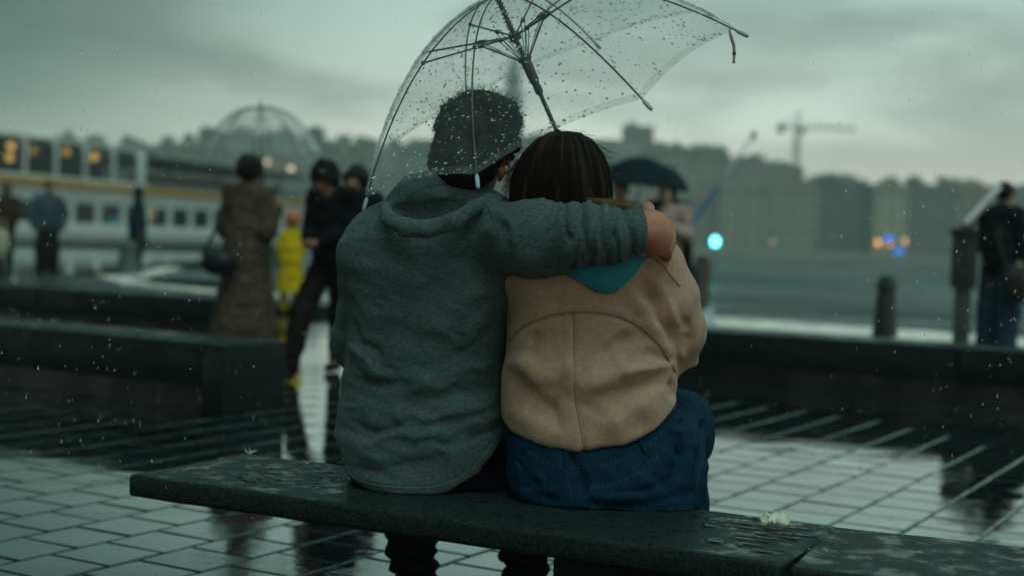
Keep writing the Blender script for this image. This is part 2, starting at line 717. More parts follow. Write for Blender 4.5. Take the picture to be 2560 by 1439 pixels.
def surfnet(D, lo, res):
    n = np.array(D.shape)
    S = D < 0
    c = np.zeros(n - 1, np.int8)
    for dx in (0, 1):
        for dy in (0, 1):
            for dz in (0, 1):
                c += S[dx:n[0] - 1 + dx, dy:n[1] - 1 + dy, dz:n[2] - 1 + dz]
    I = np.argwhere((c > 0) & (c < 8))
    idx = np.full(n - 1, -1, np.int32)
    idx[I[:, 0], I[:, 1], I[:, 2]] = np.arange(len(I))
    acc = np.zeros((len(I), 3))
    cnt = np.zeros(len(I))
    corners = [(x, y, z) for x in (0, 1) for y in (0, 1) for z in (0, 1)]
    for a in corners:
        for axis in range(3):
            if a[axis]:
                continue
            b = list(a)
            b[axis] = 1
            va = D[I[:, 0] + a[0], I[:, 1] + a[1], I[:, 2] + a[2]]
            vb = D[I[:, 0] + b[0], I[:, 1] + b[1], I[:, 2] + b[2]]
            m = (va < 0) != (vb < 0)
            t = va[m] / (va[m] - vb[m])
            p = np.tile(np.array(a, float), (m.sum(), 1))
            p[:, axis] = t
            acc[m] += p
            cnt[m] += 1
    V = lo + res * (I + acc / cnt[:, None])
    F = []
    for axis in range(3):
        o1, o2 = (axis + 1) % 3, (axis + 2) % 3
        s0 = [slice(1, n[i] - 1) for i in range(3)]
        s1 = [slice(1, n[i] - 1) for i in range(3)]
        s0[axis] = slice(0, n[axis] - 1)
        s1[axis] = slice(1, n[axis])
        A, B = S[tuple(s0)], S[tuple(s1)]
        for flip in (0, 1):
            E = np.argwhere(A & ~B if not flip else ~A & B)
            if not len(E):
                continue
            off = np.ones(3, int)
            off[axis] = 0
            E = E + off
            q = []
            for d1, d2 in ((0, 0), (-1, 0), (-1, -1), (0, -1)):
                c2 = E.copy()
                c2[:, o1] += d1
                c2[:, o2] += d2
                q.append(idx[c2[:, 0], c2[:, 1], c2[:, 2]])
            q = np.stack(q, 1)
            if flip:
                q = q[:, ::-1]
            F.append(q)
    F = np.concatenate(F)
    return V, F[(F >= 0).all(1)]


def laplace(V, F, it=1, w=.5):
    e = np.concatenate([F[:, [i, (i + 1) % F.shape[1]]] for i in range(F.shape[1])])
    n = len(V)
    for _ in range(it):
        s = np.zeros((n, 3))
        for i in range(3):
            s[:, i] = np.bincount(e[:, 0], V[e[:, 1], i], n) + np.bincount(e[:, 1], V[e[:, 0], i], n)
        c = np.bincount(e[:, 0], minlength=n) + np.bincount(e[:, 1], minlength=n)
        V = V * (1 - w) + w * s / np.maximum(c, 1)[:, None]
    return V


def normals(V, F):
    a, b, c, d = (V[F[:, i]] for i in range(4))
    fn = np.cross(c - a, d - b)
    N = np.zeros_like(V)
    for i in range(3):
        for j in range(4):
            N[:, i] += np.bincount(F[:, j], fn[:, i], len(V))
    return N / (np.linalg.norm(N, axis=1, keepdims=True) + 1e-12)


def seg_dist(U, W, pts):
    """distance in photo units from (U,W) to a polyline, and the parameter along it"""
    best = np.full(len(U), 1e9)
    par = np.zeros(len(U))
    side = np.zeros(len(U))
    tot = 0
    Ls = [math.dist(pts[i], pts[i + 1]) for i in range(len(pts) - 1)]
    L = sum(Ls)
    for i in range(len(pts) - 1):
        ax, ay = pts[i]
        dx, dy = pts[i + 1][0] - ax, pts[i + 1][1] - ay
        t = np.clip(((U - ax) * dx + (W - ay) * dy) / (dx * dx + dy * dy), 0, 1)
        d = np.hypot(U - ax - t * dx, W - ay - t * dy)
        m = d < best
        best[m] = d[m]
        par[m] = ((tot + t * Ls[i]) / L)[m]
        side[m] = np.sign((U - ax) * dy - (W - ay) * dx)[m]
        tot += Ls[i]
    return best, par, side


def folds(V, F, strokes, warp=16, gain=1.6):
    """push cloth in and out along drawn fold lines; strokes: (polyline, width, amplitude)"""
    N = normals(V, F)
    u, w = proj(V)
    facing = np.clip(-(N @ np.array([0, 1.0, 0])) * 1.6, 0, 1)
    disp = np.zeros(len(V))
    Q = np.stack([u / 75, w / 75, V[:, 1] * 0], 1)
    uw = u + fbm(Q, 2) * warp
    ww = w + fbm(Q + 31.7, 2) * warp
    for n_, (pts, wd, amp) in enumerate(strokes):
        d, t, s = seg_dist(uw, ww, pts)
        mod = .75 + .5 * vnoise(np.stack([t * 5 + n_ * 3.1, t * 0, t * 0], 1))
        fade = np.clip(np.minimum(t * 4, (1 - t) * 3), 0, 1) ** .8 * mod
        wl = wd * (.8 + .5 * t)
        # steep on one side, gentle on the other, as cloth hangs
        core = np.where(s > 0, np.exp(-(d / (wl * .75)) ** 2), np.exp(-(d / (wl * 1.5)) ** 2))
        disp += amp * gain * fade * core
    return V + N * (disp * facing)[:, None]


def drape(bvh, pts, lift=.001, step=6.0):
    """photo polyline dropped onto a mesh as seen from the camera"""
    out = []
    for i in range(len(pts) - 1):
        n = max(1, int(math.dist(pts[i], pts[i + 1]) / step))
        for k in range(n + (i == len(pts) - 2)):
            t = k / n
            u = pts[i][0] + (pts[i + 1][0] - pts[i][0]) * t
            v = pts[i][1] + (pts[i + 1][1] - pts[i][1]) * t
            d = ray(u, v)
            d = d / np.linalg.norm(d)
            h = bvh.ray_cast(Vector(EYE), Vector(d), 6)
            if h[0] is not None:
                out.append(np.array(h[0]) - d * lift)
    return out


def smooth_pts(p, it=2):
    p = [np.asarray(q, float) for q in p]
    for _ in range(it):
        p = [p[0]] + [(p[i - 1] + 2 * p[i] + p[i + 1]) / 4 for i in range(1, len(p) - 1)] + [p[-1]]
    return p


def curve_px(pts, n=24):
    """Catmull-Rom through 2-D points"""
    P = [np.array(p, float) for p in pts]
    P = [2 * P[0] - P[1]] + P + [2 * P[-1] - P[-2]]
    out = []
    for i in range(1, len(P) - 2):
        for k in range(n):
            t = k / n
            a, b, c, d = P[i - 1:i + 3]
            out.append(.5 * (2 * b + (c - a) * t + (2 * a - 5 * b + 4 * c - d) * t * t + (3 * b - a - 3 * c + d) * t ** 3))
    out.append(P[-2])
    return out


def strands(name, lines, material, parent, r=.0004, taper=.35):
    """thin three-sided hairs; lines: list of (n,3) arrays"""
    vs, fs, o = [], [], 0
    for P in lines:
        P = np.asarray(P)
        n = len(P)
        T = np.gradient(P, axis=0)
        T /= np.linalg.norm(T, axis=1, keepdims=True) + 1e-9
        A = np.cross(T, np.array([.31, .87, .39]))
        A /= np.linalg.norm(A, axis=1, keepdims=True) + 1e-9
        B = np.cross(T, A)
        rr = (r * np.linspace(1, taper, n))[:, None]
        ring = np.stack([P + rr * (math.cos(w) * A + math.sin(w) * B) for w in (0, 2.094, 4.189)], 1)
        vs.append(ring.reshape(-1, 3))
        i = np.arange(n - 1)[:, None] * 3
        k = np.arange(3)[None]
        q = np.stack([i + k, i + (k + 1) % 3, i + 3 + (k + 1) % 3, i + 3 + k], -1).reshape(-1, 4)
        fs.append(q + o)
        o += n * 3
    ob = quad_mesh(name, np.concatenate(vs), np.concatenate(fs), material, parent, True)
    return ob


# ================================================================== the setting
E1 = np.array([math.cos(R(-30)), math.sin(R(-30))])     # paving directions
E2 = np.array([-E1[1], E1[0]])
WATER_Z = -1.45
M_STONE = wet_stone('wet_paving', (.0025, .005, .0048), (.006, .0095, .009), r_wet=.03, r_dry=.08, scale=3.2, per=.16, pits=.22, bdist=.001, spec=1.0, wet=(.34, .56), ripple=.14, coat=1.0)
M_JOINT = wet_stone('wet_joint_sand', (.010, .016, .015), (.020, .029, .027), r_wet=.55, r_dry=.8, scale=9, pits=.8, spec=.08)
M_GRAN = wet_stone('wet_granite', (.0035, .0065, .006), (.020, .032, .030), r_wet=.16, r_dry=.5, scale=16, per=.05, spec=.12, pits=.8, bdist=.0022, pit_scale=210, wet=(.46, .64))
M_GRAN_B = wet_stone('block_granite', (.006, .0105, .010), (.014, .021, .0195), r_wet=.25, r_dry=.5, scale=6, per=.08, pits=.5, bdist=.002, pit_scale=120, spec=.10)
M_KERB = wet_stone('pale_kerb_stone', (.84, .72, .60), (.92, .80, .68), r_wet=.10, r_dry=.3, scale=4, pits=.3)
M_RISER = wet_stone('kerb_riser', (.010, .013, .013), (.018, .021, .02), r_wet=.3, r_dry=.5, scale=4)

# quay outline: the pavement ends at the water along this line, running from left to right
QUAY = [(-9.5, 60.0), (-7.4, 30.0), (-6.6, 24.0), (-5.3, 20.9), (-3.9, 19.3), (2.35, 16.8), (4.9, 14.9), (20, 4.0), (44, -13.5)]


def inset(line, d):
    out = []
    for i, p in enumerate(line):
        a = np.array(line[max(i - 1, 0)])
        b = np.array(line[min(i + 1, len(line) - 1)])
        t = (b - a) / np.linalg.norm(b - a)
        out.append((p[0] + t[1] * d, p[1] - t[0] * d))
    return out


def build_ground():
    q_in = inset(QUAY, 1.6)
    top = [(-60, 60)] + q_in + [(44, -16), (-60, -16)]
    V = [(x, y, -.006) for x, y in top] + [(x, y, -1.2) for x, y in top]
    n = len(top)
    F = [tuple(range(n - 1, -1, -1)), tuple(range(n, 2 * n))] + [(i, (i + 1) % n, n + (i + 1) % n, n + i) for i in range(n)]
    me = bpy.data.meshes.new('pavement')
    me.from_pydata(V, [], F)
    me.update()
    bm = bmesh.new()
    bm.from_mesh(me)
    bmesh.ops.recalc_face_normals(bm, faces=bm.faces)
    bm.to_mesh(me)
    bm.free()
    pave = link('pavement', me, M_JOINT)
    tag(pave, kind='structure')
    # paving stones in running bond; shared meshes with softly worn edges
    protos = []
    for k in range(6):
        bm = bmesh.new()
        bmesh.ops.create_cube(bm, size=1)
        a, b = .232, .2055
        for v in bm.verts:
            v.co = Vector((v.co.x * a, v.co.y * b, v.co.z * .04 - .02))
            if v.co.z > -.01:
                v.co.z += random.uniform(-.0007, .0007)
                v.co.x += random.uniform(-.0015, .0015)
                v.co.y += random.uniform(-.0015, .0015)
        te = [e for e in bm.edges if all(v.co.z > -.01 for v in e.verts)]
        bmesh.ops.bevel(bm, geom=te, offset=.005, segments=1, affect='EDGES')
        me = bpy.data.meshes.new('paving_stone')
        bm.to_mesh(me)
        bm.free()
        me.materials.append(M_STONE)
        protos.append(me)
    spots = []
    for i in range(-40, 60):
        c1 = -3.42 + .242 * (i + .5)
        for j in range(-30, 70):
            c2 = 2.99 + .215 * (j + .5) + (.1075 if i % 2 else 0)
            p = E1 * c1 + E2 * c2
            if p[1] < 2.6 or p[1] > 10.5:
                continue
            u, v = proj(np.array([p[0], p[1], 0]))
            if not (-350 < u < 2910 and v < 1750):
                continue
            vis = -120 < u < 2680 and v < 1475
            spots.append((p, vis, p[1] if vis else 1e3 + p[1]))
    spots.sort(key=lambda s: s[2])
    # stones hidden under the bench slab from here do not count among the single ones
    rest = []
    for k, (p, vis, _) in enumerate(spots):
        me = protos[k % 6]
        yaw = R(-30) + random.gauss(0, .003)
        z = random.gauss(0, .0006)
        tx, ty = random.gauss(0, .0022), random.gauss(0, .0022)
        if k < 300:
            o = link('paving_stone', me, None, pave)
            o.location = (p[0], p[1], z)
            o.rotation_euler = (tx, ty, yaw)
        else:
            Vv = np.array([v.co[:] for v in me.vertices])
            Mx = np.array(Matrix.Rotation(yaw, 3, 'Z') @ Matrix.Rotation(ty, 3, 'Y') @ Matrix.Rotation(tx, 3, 'X'))
            rest.append((Vv @ Mx.T + [p[0], p[1], z], me))
    vs, fs, o = [], [], 0
    for Vv, me in rest:
        vs += [tuple(q) for q in Vv]
        fs += [tuple(i + o for i in f.vertices) for f in me.polygons]
        o += len(Vv)
    me = bpy.data.meshes.new('paving_stone_field')
    me.from_pydata(vs, [], fs)
    me.update()
    tag(link('paving_stone_field', me, M_STONE, pave), kind='stuff')
    # far paving past the built stones: one slab sheet that keeps the wet sheen
    far = [(-60, 60)] + q_in + [(44, -16), (1.2, -16), (1.2, 2.55), (4.85, 10.4), (-4.85, 10.4), (-1.2, 2.55), (-1.2, -16), (-60, -16)]
    me = bpy.data.meshes.new('distant_paving')
    me.from_pydata([(x, y, -.0025) for x, y in far], [], [tuple(range(len(far) - 1, -1, -1))])
    me.update()
    link('distant_paving', me, M_STONE, pave)
    # raised quay kerb: single stones with pale wet tops
    kerb = thing('quay_kerb', (2.35, 16.8, 0), 'low raised kerb of pale wet stone along the water edge', 'kerb')
    riser = MB()
    for i in range(1, len(QUAY) - 1):
        a, b = np.array(QUAY[i]), np.array(QUAY[i + 1])
        L = np.linalg.norm(b - a)
        t = (b - a) / L
        nrm = np.array([t[1], -t[0]])           # toward the land
        if (nrm @ (np.array([0, 5]) - a)) < 0:
            nrm = -nrm
        yaw = math.atan2(t[1], t[0])
        wd = 1.62 if a[0] > -3 else .42
        riser.box((*(a + t * L / 2 + nrm * .82), -.56), (L + .02, 1.56, 1.35), yaw)
        s = 0
        while s < L - .05:
            w = min(2.1, L - s)
            c = a + t * (s + w / 2) + nrm * wd / 2
            MB().box((*c, .125), (w - .015, wd, .05), yaw, bevel=.012).build('kerb_stone', M_KERB, kerb, origin=(*c, .125), auto=True)
            s += w
    riser.build('riser', M_RISER, kerb)


build_ground()


def build_water():
    n = 60
    xs = np.linspace(-700, 700, n)
    ys = np.concatenate([np.linspace(-20, 60, 30), np.geomspace(62, 640, 30)])
    V = np.array([(x, y, WATER_Z) for y in ys for x in xs])
    i = np.arange(len(ys) - 1)[:, None] * n
    k = np.arange(n - 1)[None]
    F = np.stack([i + k, i + k + 1, i + n + k + 1, i + n + k], -1).reshape(-1, 4)
    m, nt, b = new_mat('strait_water')
    N, L = nt.nodes.new, nt.links.new
    b.inputs['Base Color'].default_value = (.012, .032, .030, 1)
    b.inputs['Roughness'].default_value = .36
    b.inputs['Specular IOR Level'].default_value = .35
    b.inputs['IOR'].default_value = 1.33
    g = N('ShaderNodeNewGeometry')
    mp = N('ShaderNodeMapping')
    mp.inputs['Scale'].default_value = (.35, 1.0, 1)
    mp.inputs['Rotation'].default_value = (0, 0, R(12))
    L(g.outputs['Position'], mp.inputs[0])
    prev = None
    for sc, dist, st in ((.06, 5.0, 1.0), (.35, 1.6, 1.0), (3, .16, .9)):
        t = N('ShaderNodeTexNoise')
        t.inputs['Scale'].default_value = sc
        t.inputs['Detail'].default_value = 4
        L(mp.outputs[0], t.inputs['Vector'])
        bp = N('ShaderNodeBump')
        bp.inputs['Strength'].default_value = st
        bp.inputs['Distance'].default_value = dist
        L(t.outputs['Fac'], bp.inputs['Height'])
        if prev:
            L(prev.outputs[0], bp.inputs['Normal'])
        prev = bp
    L(prev.outputs[0], b.inputs['Normal'])
    wp = N('ShaderNodeMapping')                # wind-ruffled patches
    wp.inputs['Scale'].default_value = (.03, .16, 1)
    L(g.outputs['Position'], wp.inputs[0])
    wn = N('ShaderNodeTexNoise')
    wn.inputs['Scale'].default_value = 1.6
    wn.inputs['Detail'].default_value = 5
    L(wp.outputs[0], wn.inputs['Vector'])
    wr = N('ShaderNodeMapRange')
    for k_, v_ in zip(('From Min', 'From Max', 'To Min', 'To Max'), (.38, .62, .20, .62)):
        wr.inputs[k_].default_value = v_
    L(wn.outputs['Fac'], wr.inputs['Value'])
    L(wr.outputs[0], b.inputs['Roughness'])
    o = quad_mesh('water', V, F, m)
    tag(o, kind='structure')


build_water()

# ------------------------------------------------------------------ far shore
SKYL = [(-400, 380), (0, 360), (200, 350), (380, 348), (460, 342), (520, 335), (600, 338), (700, 332), (820, 335), (860, 342), (960, 352), (1100, 350),
        (1300, 352), (1480, 348), (1560, 352), (1640, 365), (1700, 380), (1740, 376), (1780, 386), (1860, 392), (1950, 408), (2000, 432), (2100, 452), (2200, 452), (2300, 458), (2420, 466), (2560, 480), (2800, 490), (3200, 500)]


def build_shore():
    def top_h(x, y):
        u = 1280 + FPX * x / y
        v = np.interp(u, [p[0] for p in SKYL], [p[1] for p in SKYL])
        hz = 603 + .035 * (u - 1280)
        return .95 + (hz - v) / FPX * 620
    xs = np.linspace(-420, 420, 170)
    ys = np.concatenate([[398, 401, 430], np.linspace(445, 640, 30), [700, 800]])
    V = []
    for y in ys:
        for x in xs:
            ht = top_h(x * 620 / max(y, 400), 620)
            t = np.clip((y - 440) / 170, 0, 1)
            z = 1.0 + (ht - 4) * (t * t * (3 - 2 * t)) if y > 400 else -2.5
            if y > 650:
                z *= .9
            V.append((x, y, z))
    V = np.array(V)
    V[:, 2] += np.where(V[:, 1] > 450, fbm(V * [.03, .03, 0], 3) * 1.5, 0)
    n = len(xs)
    i = np.arange(len(ys) - 1)[:, None] * n
    k = np.arange(n - 1)[None]
    F = np.stack([i + k, i + k + 1, i + n + k + 1, i + n + k], -1).reshape(-1, 4)
    o = quad_mesh('far_hill', V, F, mat('far_hill_ground', (.10, .105, .08), .9, (.15, .14, .11), scale=.03))
    tag(o, kind='structure')
    # woods along the ridge: clumps of many small leaf faces, too far to tell trees apart
    parts = []
    base = MB().ball((0, 0, 0), 1, 7, 5)
    bv = np.array(base.v)
    tri = []
    for f in base.f:
        tri.append((f[0], f[1], f[2]))
        if len(f) == 4:
            tri.append((f[0], f[2], f[3]))
    tri = np.array(tri)
    for c in range(430):
        x = rng.uniform(-330, 330)
        y = rng.uniform(520, 622)
        ht = top_h(x * 620 / y, 620)
        t = np.clip((y - 440) / 170, 0, 1)
        z = 1.0 + (ht - 4) * (t * t * (3 - 2 * t))
        s = rng.uniform(1.6, 4.4)
        d = 1 + .45 * rng.standard_normal((len(bv), 1)) * .6
        parts.append((bv * d * s * [1.2, 1.2, .9] + [x, y, z + s * .35], tri))
    o = merge_fast('ridge_wood', parts, mat('wood_leaves', (.05, .066, .040), .85, (.09, .10, .06), scale=.25), smooth=False)
    tag(o, 'dark wood growing along the ridge of the far hill', 'wood', kind='stuff')

    def bld(u0, u1, v_top, y, col, label, depth=16, roof='flat', storeys=5, roofcol=(.16, .09, .06), group='buildings on the far shore'):
        hz = 603 + .035 * ((u0 + u1) / 2 - 1280)
        x0, x1 = (u0 - 1280) / FPX * y, (u1 - 1280) / FPX * y
        z0, z1 = .9, .95 + (hz - v_top) / FPX * y
        if y > 470:
            z0 = z1 - min(z1 - 1, 34)
        w, h = x1 - x0, z1 - z0
        t = thing('far_building', ((x0 + x1) / 2, y + depth / 2, z0), label, 'building', group)
        m = mat('facade_%.2f_%.2f_%.2f' % col, col, .85, tuple(c * .8 for c in col), scale=.4)
        MB().box(((x0 + x1) / 2, y + depth / 2, (z0 + z1) / 2), (w, depth, h)).build('wall', m, t)
        # cornice, roof, windows
        MB().box(((x0 + x1) / 2, y + depth / 2, z1 + .2), (w + .8, depth + .8, .4), bevel=.08, seg=1).build('cornice', m, t)
        if roof == 'hip':
            a, b2 = w / 2 + .3, depth / 2 + .3
            cx, cy = (x0 + x1) / 2, y + depth / 2
            hh = min(w, depth) * .28
            rl = max(a - b2, .3)
            V = [(cx - a, cy - b2, z1 + .4), (cx + a, cy - b2, z1 + .4), (cx + a, cy + b2, z1 + .4), (cx - a, cy + b2, z1 + .4), (cx - rl, cy, z1 + .4 + hh), (cx + rl, cy, z1 + .4 + hh)]
            MB().add(V, [(0, 1, 5, 4), (1, 2, 5), (2, 3, 4, 5), (3, 0, 4), (3, 2, 1, 0)]).build('roof', mat('roof_%.2f' % roofcol[0], roofcol, .8, scale=1), t)
        else:
            MB().box(((x0 + x1) / 2 - w * .2, y + depth / 2, z1 + 1.3), (w * .25, 4, 1.8), bevel=.05, seg=1).build('roof_hut', m, t)
        nb = max(2, int(w / 2.9))
        wb, sb = MB(), MB()
        for r in range(storeys):
            zc = z0 + (r + .55) * h / storeys
            for c in range(nb):
                xc = x0 + (c + .5) * w / nb
                wb.box((xc, y - .04, zc), (1.25, .1, h / storeys * .5))
                sb.box((xc, y - .1, zc - h / storeys * .29), (1.5, .22, .14))
        tag(wb.build('windows', mat('far_window_glass', (.025, .032, .035), .15, scale=.5, spec=.7), t), kind='stuff')
        tag(sb.build('sills', m, t), kind='stuff')
        return t

    TAN, CRM, GRY, DRK, BRN = (.30, .28, .22), (.40, .37, .27), (.17, .17, .165), (.07, .085, .085), (.21, .18, .15)
    bld(1560, 1700, 520, 410, GRY, 'grey low building on the far shore left of the pale long facade', 14, 'hip', 4)
    bld(1712, 1786, 500, 412, BRN, 'brown narrow building on the far shore left of the pale long facade', 14, 'hip', 4)
    bld(1790, 1905, 478, 408, TAN, 'tan facade on the far shore above the bright cyan light', 16, 'flat', 5)
    bld(1908, 2040, 470, 409, (.27, .25, .21), 'wide beige facade on the far shore below the crane', 16, 'hip', 5)
    bld(2044, 2168, 462, 414, DRK, 'dark tall block on the far shore between beige and cream facades', 18, 'flat', 6)
    bld(2178, 2264, 476, 407, CRM, 'cream narrow building on the far shore above the blue signs', 14, 'hip', 5)
    bld(2268, 2372, 468, 411, (.13, .12, .115), 'dark brown building on the far shore right of the cream one', 16, 'flat', 5)
    bld(2376, 2500, 482, 413, BRN, 'brown building on the far shore behind the slanted post panel', 16, 'hip', 5)
    bld(2505, 2720, 490, 411, GRY, 'grey building at the right end of the far shore', 16, 'flat', 4)
    bld(600, 760, 430, 412, (.22, .22, .20), 'grey long building on the far shore behind the clear background umbrella', 16, 'hip', 4)
    bld(765, 930, 445, 410, (.19, .20, .19), 'dull grey block on the far shore behind the two dark figures', 16, 'flat', 4)
    bld(300, 595, 470, 415, GRY, 'low grey building on the far shore hidden partly by the ferry', 16, 'hip', 3)
    bld(935, 1120, 440, 412, (.20, .20, .19), 'dull block on the far shore left of the seated man', 16, 'flat', 4)
    bld(1125, 1330, 455, 412, (.21, .20, .19), 'grey block on the far shore behind the seated couple', 16, 'hip', 4)
    bld(1335, 1555, 470, 412, (.18, .18, .17), 'grey block on the far shore behind the dark umbrellas', 16, 'flat', 4)
    t = bld(1546, 1620, 318, 600, (.13, .14, .13), 'blocky tower building crowning the hill above the dark umbrella', 14, 'flat', 6)
    bld(1830, 1952, 404, 560, (.14, .14, .125), 'broad dark building on the hilltop left of the crane', 14, 'flat', 3)
    # houses packed on the hillside, too far to tell apart one from another
    wall_cols = [(.34, .33, .28), (.26, .24, .21), (.40, .36, .30), (.22, .22, .21), (.30, .26, .22)]
    hr = np.random.default_rng(17)
    for q in range(96):
        u = hr.uniform(1490, 1960) if hr.random() < .62 else hr.uniform(430, 1280)
        y = hr.uniform(462, 536)
        x = (u - 1280) / FPX * y
        tt = np.clip((y - 440) / 170, 0, 1)
        zg = 1.0 + (top_h(x * 620 / y, 620) - 4) * (tt * tt * (3 - 2 * tt))
        w, dp, h = hr.uniform(7, 14), hr.uniform(7, 11), hr.uniform(5, 9)
        cw = wall_cols[hr.integers(5)]
        t = thing('hillside_house', (x, y, zg - 2), 'small house in the dense cluster on the far hillside', 'house', 'houses on the far hillside')
        mw = mat('house_%.2f' % cw[0], cw, .85, tuple(c * .8 for c in cw), scale=.5)
        MB().box((x, y, zg - 2 + (h + 2) / 2), (w, dp, h + 2)).build('wall', mw, t)
        z1, a, b2, hh = zg + h, w / 2 + .4, dp / 2 + .4, 2.2
        rl = max(a - b2, .2)
        MB().add([(x - a, y - b2, z1), (x + a, y - b2, z1), (x + a, y + b2, z1), (x - a, y + b2, z1), (x - rl, y, z1 + hh), (x + rl, y, z1 + hh)],
                 [(0, 1, 5, 4), (1, 2, 5), (2, 3, 4, 5), (3, 0, 4), (3, 2, 1, 0)]).build('roof', mat('roof_%.2f' % .12, (.12, .085, .065), .8, scale=1), t)
        wb = MB()
        for r_ in range(max(2, int(h / 3.2))):
            for c_ in range(max(2, int(w / 3))):
                wb.box((x - w / 2 + (c_ + .5) * w / max(2, int(w / 3)), y - dp / 2 - .03, zg + (r_ + .5) * h / max(2, int(h / 3.2))), (1.2, .1, 1.5))
        tag(wb.build('windows', mat('far_window_glass', (.025, .032, .035), .15, scale=.5, spec=.7), t), kind='stuff')
    # slim pale tower seen through the clear umbrella
    y = 470
    c = at(1276, 420, y)
    t = thing('minaret', (c[0], y, 4), 'slim pale stone tower with pointed cap behind the clear umbrella', 'tower')
    ms = mat('tower_stone', (.24, .26, .26), .8, (.30, .31, .30), scale=.3)
    z = lambda v: at(1276, v, y)[2]
    MB().lathe([(3.6, 0), (3.4, z(400) - 4), (2.9, z(330) - 4), (2.7, z(250) - 4)], (c[0], y, 4), 14).build('shaft', ms, t, auto=True)
    MB().lathe([(2.6, 0), (3.8, 1.0), (3.8, 2.2), (2.5, 2.3), (2.4, 5.5), (2.9, 5.7)], (c[0], y, z(250)), 14).build('balcony', ms, t, auto=True)
    MB().lathe([(2.9, 0), (1.6, 5), (.15, 9.5)], (c[0], y, z(250) + 5.7), 14).build('cap', mat('tower_lead', (.13, .15, .16), .6), t, auto=True)
    # tower crane
    y = 540
    b = at(1988, 455, y)
    t = thing('tower_crane', (b[0], y, b[2] - 22), 'tall tower crane with long jib over the far shore', 'crane')
    mc = mat('crane_steel', (.10, .12, .10), .6, scale=1)
    zt = at(1990, 322, y)[2]

    def lattice(a, bb, w, n, r):
        a, bb = np.array(a), np.array(bb)
        d = (bb - a) / np.linalg.norm(bb - a)
        p = np.cross(d, [0, 1, 0])
        p /= np.linalg.norm(p)
        q = np.cross(d, p)
        B = MB()
        cs = [a + (p * sx + q * sy) * w / 2 for sx, sy in ((1, 1), (1, -1), (-1, -1), (-1, 1))]
        L = np.linalg.norm(bb - a)
        for c0 in cs:
            B.tube([c0, c0 + d * L], r, 4)
        for i in range(n):
            for f in range(4):
                B.tube([cs[f] + d * L * i / n, cs[(f + 1) % 4] + d * L * (i + 1) / n], r * .7, 4)
        return B
    lattice((b[0], y, b[2] - 22), (b[0], y, zt), 1.9, 22, .2).build('mast', mc, t)
    j1 = at(2140, 335, y)
    j0 = at(1946, 303, y)
    root = np.array([b[0], y, zt + .8])
    lattice(root, (j1[0], y, zt + .6), 1.2, 18, .13).build('jib', mc, t)
    lattice(root, (j0[0], y, zt + .9), 1.2, 5, .13).build('counter_jib', mc, t)
    MB().box((j0[0] + 1, y, zt - .2), (2.6, 1.8, 3.0), bevel=.1).build('counterweight', mat('crane_concrete', (.13, .13, .12), .9), t)
    MB().box((b[0] + 1.6, y - .6, zt - .8), (2.0, 1.8, 2.4), bevel=.15).build('cab', mat('crane_cab', (.035, .045, .04), .4), t, auto=True)
    lattice(root, (b[0], y, zt + 6), .8, 5, .12).build('top_mast', mc, t)
    tie = MB()
    tie.tube([(b[0], y, zt + 6), (b[0] + (j1[0] - b[0]) * .6, y, zt + 1.2)], .06, 4)
    tie.tube([(b[0], y, zt + 6), (j0[0] + 1, y, zt + 1.3)], .06, 4)
    tie.build('tie_bar', mc, t)

    # lamps and lit signs along the far quay
    def lamp(u, v, y, r, col, st, label, cat='street lamp', name='street_lamp', group='lamps along the far quay'):
        r *= .8
        c = at(u, v, y)
        g = .9 if y > 390 else WATER_Z
        t = thing(name, (c[0], y, g), label, cat, group)
        MB().tube([(c[0], y, g), (c[0], y, c[2] - r)], .09, 6).build('pole', mat('lamp_pole', (.05, .055, .055), .5), t)
        MB().ball(c, r, 12, 8).build('globe', emitter('lamp_%s_%s' % (name, '%d_%d' % (u, v)), col, st), t, smooth=True)
        return t
    OR = (1.0, .40, .10)
    lamp(2195, 607, 403, .95, OR, 2.6, 'orange lamp on the far quay left of the upper blue sign')
    lamp(2262, 603, 403, .9, (1, .62, .25), 1.3, 'dim yellow lamp on the far quay right of the upper blue sign')
    lamp(2224, 612, 404, .8, OR, 1.6, 'orange lamp on the far quay just under the upper blue sign')
    lamp(2226, 650, 401.5, .8, OR, 1.8, 'low orange lamp under the left side of the lower blue sign')
    lamp(2246, 651, 401.5, .8, OR, 1.8, 'low orange lamp under the lower blue sign')
    lamp(2266, 646, 402, .85, OR, 1.6, 'low orange lamp right of the lower blue sign')
    lamp(2331, 648, 402, .85, (1, .55, .25), 2.0, 'pale orange lamp on the far quay left of the information post')
    lamp(2352, 650, 402.5, .75, OR, 1.1, 'dim orange lamp beside the pale orange one near the information post')
    lamp(2386, 606, 404, .85, (1, .40, .12), 1.8, 'orange lamp on the far quay just beside the information post')
    lamp(2056, 634, 401.5, .9, (.9, .85, .75), .55, 'dim whitish lamp on the far quay under the dark block')
    lamp(2538, 556, 406, .85, OR, 2.4, 'orange lamp on the far shore before the face of the man at right')
    lamp(1930, 606, 404, .8, (1, .6, .35), .5, 'faint warm lamp under the wide beige facade')
    lamp(727, 424, 413, 1.0, (1, .92, .55), 2.1, 'pale yellow lamp beside the pole of the clear background umbrella')
    lamp(668, 405, 414, .95, (1, .8, .45), 1.0, 'dim yellow lamp behind the pole of the clear background umbrella')

